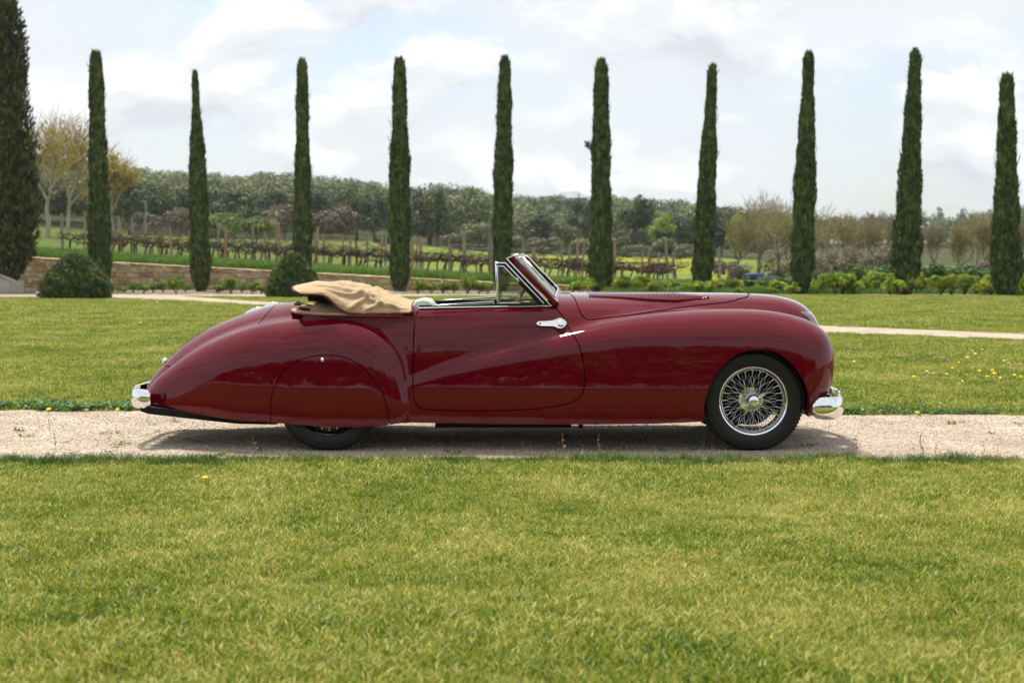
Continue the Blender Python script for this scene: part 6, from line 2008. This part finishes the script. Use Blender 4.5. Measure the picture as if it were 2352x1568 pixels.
# trees on the other side of the drive, behind the photographer: they show as the dark band mirrored in the paint
s3 = [(x_, -58 + rf_.uniform(-8, 8), rf_.uniform(8, 12), rf_.uniform(9, 15)) for x_ in np.linspace(-80, 80, 44)]
s3 += [(x_, -66 + rf_.uniform(-5, 5), rf_.uniform(9, 13), rf_.uniform(10, 16)) for x_ in np.linspace(-90, 90, 36)]
s3 += [(x_, -60 + rf_.uniform(-3, 3), 1.6, rf_.uniform(15, 18)) for x_ in (-24, -18.5, -13, 14, 19, 24.5, 30)]
s3 += [(x_, -54 + rf_.uniform(-3, 3), rf_.uniform(4, 7), rf_.uniform(3, 5.5)) for x_ in np.linspace(-80, 80, 70)]
forest('garden_trees', s3, .06, 700, 'dark belt of garden trees facing the car')
# far mountain: pale rock, with blue haze put into its colour
mt = []
for k in range(41):
    px = 1080 + 400 * k / 40
    y = np.interp(px, [1080, 1180, 1215, 1250, 1275, 1290, 1312, 1322, 1345, 1365, 1400, 1480], [470, 452, 450, 448, 447, 443, 438, 440, 447, 452, 458, 472]) + R.uniform(-.8, .8)
    mt.append((px, y))
DM = 2700.0
V, Fc = [], []
for px, y in mt:
    X = (px - 1176) / F_PX * DM; z = z_at(y, DM)
    for dy, k in ((-380, 0), (-180, .55), (-70, .82), (0, 1.0), (130, .7), (420, 0)):
        V.append((X + R.uniform(-10, 10), CAM[1] + DM + dy, 20 + (z - 20) * k + (R.uniform(-3, 3) if 0 < k < 1 else 0)))
for i in range(len(mt) - 1):
    for j in range(5): Fc.append((i * 6 + j, i * 6 + j + 1, (i + 1) * 6 + j + 1, (i + 1) * 6 + j))
HAZED_ROCK = principled('hazed_rock', (.22, .23, .24), 1, spec=0); add_noise_color(HAZED_ROCK, [(.35, (.20, .24, .27)), (.65, (.42, .43, .45))], scale=.01, coord='World')
mo = MB().add(V, Fc).build('mountain', HAZED_ROCK, smooth=True); tag(mo, kind='structure')

# ------------------------------------------------------------------ hut and tractor
X, Y, Z = spot(997, 236)
mm = 236 / F_PX
hut = empty('stone_hut', (X, Y, Z)); tag(hut, 'small pale stone hut with a flat tiled roof below the pines', 'hut')
HW = principled('hut_wall', (.50, .38, .27), .9); HR = principled('hut_roof', (.42, .27, .17), .9)
hz = z_at(529, 236) - Z
MB().box((0, 1.0, hz * .45), (34 * mm, 2.2, hz * .9)).build('wall', HW, hut)
MB().box((0, .95, hz * .95), (38 * mm, 2.6, .22), Matrix.Rotation(.06, 3, 'X')).build('roof', HR, hut)
MB().box((-9 * mm, -.12, hz * .42), (7 * mm, .06, hz * .62)).build('doorway', GAP, hut)
X, Y, Z = spot(1732, 95)
mm = 95 / F_PX
tr = empty('tractor', (X, Y, Z)); tag(tr, 'small tractor with a blue cab roof parked behind the flowering shrubs', 'tractor')
ztop = z_at(628, 95) - Z
BLUE = principled('blue_plastic', (.02, .09, .36), .4)
MB().box((.05, 0, ztop - .08), (1.12, 1.2, .16)).build('roof', BLUE, tr, bevel=.03)
for xx in (-.52, .45):
    for yy in (-.5, .5): MB().tube([(xx * 1.0, yy, .5), (xx, yy, ztop - .1)], .035, 6).build('cab_post', principled('dark_metal', (.05, .06, .07), .5) if 'dark_metal' not in MATS else MATS['dark_metal'], tr)
MB().box((0, -.02, ztop - .55), (.86, .9, .78)).build('cab_window', principled('grey_tinted_glass', (.22, .30, .30), .15), tr, bevel=.02)
MB().box((0, 0, .55), (1.1, .9, .42)).build('chassis', MATS['dark_metal'], tr, bevel=.04)
MB().box((.98, 0, .72), (.85, .62, .42)).build('bonnet', BLUE, tr, bevel=.06)
for xx, yy, rad in ((-.25, -.55, .5), (-.25, .55, .5), (1.1, -.45, .32), (1.1, .45, .32)):
    MB().lathe([(rad * .5, -.12), (rad * .92, -.13), (rad, -.08), (rad, .08), (rad * .92, .13), (rad * .5, .12)], 24, 'Y', c=(xx, yy, rad), closed=True).build('wheel', RUBBER, tr, auto=40)

# ------------------------------------------------------------------ small things: weeds, dandelions, dry clippings
STRAW = principled('dry_stalk', (.30, .17, .09), .9); YEL = principled('dandelion_yellow', (.80, .55, .01), .7)
def weed_mesh(seed, h):
    r = np.random.default_rng(seed); mb = MB()
    p = [Vector((0, 0, -.01))]
    for k in range(4): p.append(p[-1] + Vector((r.normal() * h * .06, r.normal() * h * .06, h / 4)))
    mb.tube(p, [.0028, .0024, .002, .0016, .001], 5)
    for k in range(7):
        c = p[1 + k % 4]; a = r.random() * 6.28; L = h * (.12 + .16 * r.random())
        d = Vector((math.cos(a), math.sin(a), .6)); sd = Vector((-math.sin(a), math.cos(a), 0))
        mb.add([c, c + d * L * .5 + sd * .005, c + d * L, c + d * L * .5 - sd * .005], [(0, 1, 2, 3)])
    me = bpy.data.meshes.new('dry_weed'); me.from_pydata(mb.v, [], mb.f); me.materials.append(STRAW); return me
WD = [weed_mesh(k, .115) for k in range(4)]
for px, py, s in ((113, 990, 1), (90, 984, .8), (251, 1013, .8), (585, 1053, 1.3), (1191, 1042, .9), (1296, 1053, 1.5), (1378, 1049, 1.4), (1216, 1047, .7), (1618, 1030, 1.1), (1636, 1045, .8), (1967, 1036, 1.0), (2122, 1041, 1.5), (2146, 1046, .9), (2033, 1010, .7), (2289, 1052, .8), (2256, 1048, .9), (128, 1025, 1.1), (468, 980, 1.0), (1440, 1052, .9), (1905, 985, .7)):
    p = gp(px, py); o = link('dry_weed', WD[R.randrange(4)]); o.location = tuple(p); o.scale = (s,) * 3; o.rotation_euler = (0, 0, R.random() * 6.28)
    tag(o, 'thin dry reddish weed stalk growing out of the gravel drive', 'weed', 'dry weeds on the drive')
LEAFG = leaf_mat('weed_leaf', [(.2, (.06, .12, .02)), (.6, (.16, .22, .04)), (.95, (.36, .32, .08))], .3, noise_scale=6)
def tuft_mesh(k):
    v, f = leafy(16, .045, .022, .022, 800 + k); me = mesh_np('weed_tuft', v, f); me.materials.append(LEAFG); return me
TF = [tuft_mesh(k) for k in range(4)]
for k in range(46):
    px, py = R.uniform(0, 2352), 955 + 98 * R.random()
    if 640 < px < 1850 and py < 1030 and R.random() < .5: continue
    p = gp(px, py); o = link('weed_tuft', TF[R.randrange(4)]); o.location = (p[0], p[1], .004); s = R.uniform(.5, 1.35); o.scale = (s,) * 3; o.rotation_euler = (0, 0, R.random() * 6.28)
    tag(o, 'tiny green weed tuft lying flat on the gravel drive', 'weed', 'green weed tufts on the drive')
fm = MB(); fm.lathe([(0, .012), (.010, .013), (.018, .008), (.019, .003), (.006, -.004)], 12, 'Z')
dh = bpy.data.meshes.new('flower_head'); dh.from_pydata(fm.v, [], fm.f); dh.materials.append(YEL)
st_ = MB().tube([(0, 0, -.05), (.002, 0, 0)], .0022, 5); ds = bpy.data.meshes.new('stem'); ds.from_pydata(st_.v, [], st_.f); ds.materials.append(LEAFG)
DAN = [(471, 1098, 'near'), (2107, 948, 0), (112, 941, 0), (270, 941, 0)] + [(1962, 831, 1), (2233, 806, 1), (2240, 813, 1), (2256, 803, 1), (2317, 834, 1), (2202, 833, 1), (2188, 846, 1), (2129, 853, 1), (2280, 851, 1), (2284, 858, 1), (2175, 860, 1), (2250, 852, 1), (2330, 862, 1), (2345, 866, 1), (2298, 868, 1), (2267, 865, 1), (2306, 829, 1), (2222, 822, 1), (2210, 876, 1), (2100, 866, 1), (322, 742, 2), (30, 705, 2), (215, 700, 2), (360, 694, 2)]
for px, py, wh in DAN:
    p = gp(px, py, .05); o = empty('dandelion', (p[0], p[1], .05)); s = R.uniform(.8, 1.25) if wh != 2 else 1.6; o.scale = (s,) * 3
    tag(o, 'yellow dandelion flower alone in the near lawn' if wh == 'near' else 'yellow dandelion flower in the lawn behind the drive', 'flower', None if wh == 'near' else 'dandelions in the back lawn')
    h_ = link('flower_head', dh, None, o); h_.rotation_euler = (R.uniform(.1, .7), R.uniform(-.3, .3), 0); link('stem', ds, None, o)
CLIP = principled('dry_clippings', (.36, .24, .15), 1); add_noise_color(CLIP, [(.3, (.24, .15, .09)), (.7, (.46, .33, .22))], scale=30)
def clip_mesh(k):
    v, f = leafy(30, .085, .035, .03, 850 + k); v = v * [1, .8, 1]; me = mesh_np('dry_clippings', v, f); me.materials.append(CLIP); return me
CM = [clip_mesh(k) for k in range(3)]
for px, py in ((1945, 797), (1962, 806), (1948, 812), (1985, 797), (2005, 803), (2030, 803), (2057, 795), (2095, 803), (2075, 823), (2110, 830), (2148, 822), (2156, 828), (2225, 825), (2180, 795), (2200, 797), (2175, 833), (2330, 845), (2000, 785), (2130, 866), (392, 790), (350, 820), (430, 770), (240, 760), (60, 800), (130, 780), (300, 810), (2120, 790), (2020, 786)):
    p = gp(px, py); o = link('dry_clippings', CM[R.randrange(3)]); o.location = (p[0], p[1], .02); s = R.uniform(.6, 1.2); o.scale = (s,) * 3; o.rotation_euler = (0, 0, R.random() * 6.28)
    tag(o, 'small heap of dry brown clippings lying on the back lawn', 'clippings', 'dry clippings on the lawn')

# ------------------------------------------------------------------ air
HAZE = bpy.data.materials.new('haze_air'); HAZE.use_nodes = True
hn_, hl_ = HAZE.node_tree.nodes, HAZE.node_tree.links
hn_.clear()
ho_ = hn_.new('ShaderNodeOutputMaterial'); pv_ = hn_.new('ShaderNodeVolumePrincipled')
pv_.inputs['Color'].default_value = (0.90, 0.95, 1.0, 1); pv_.inputs['Density'].default_value = 0.00015; pv_.inputs['Anisotropy'].default_value = 0.0
hl_.new(pv_.outputs[0], ho_.inputs['Volume'])
hz_ = MB().box((0, 1500, 148), (9000, 3400, 300)).build('haze', HAZE); tag(hz_, 'thin pale blue haze over the valley', 'haze', kind='stuff')
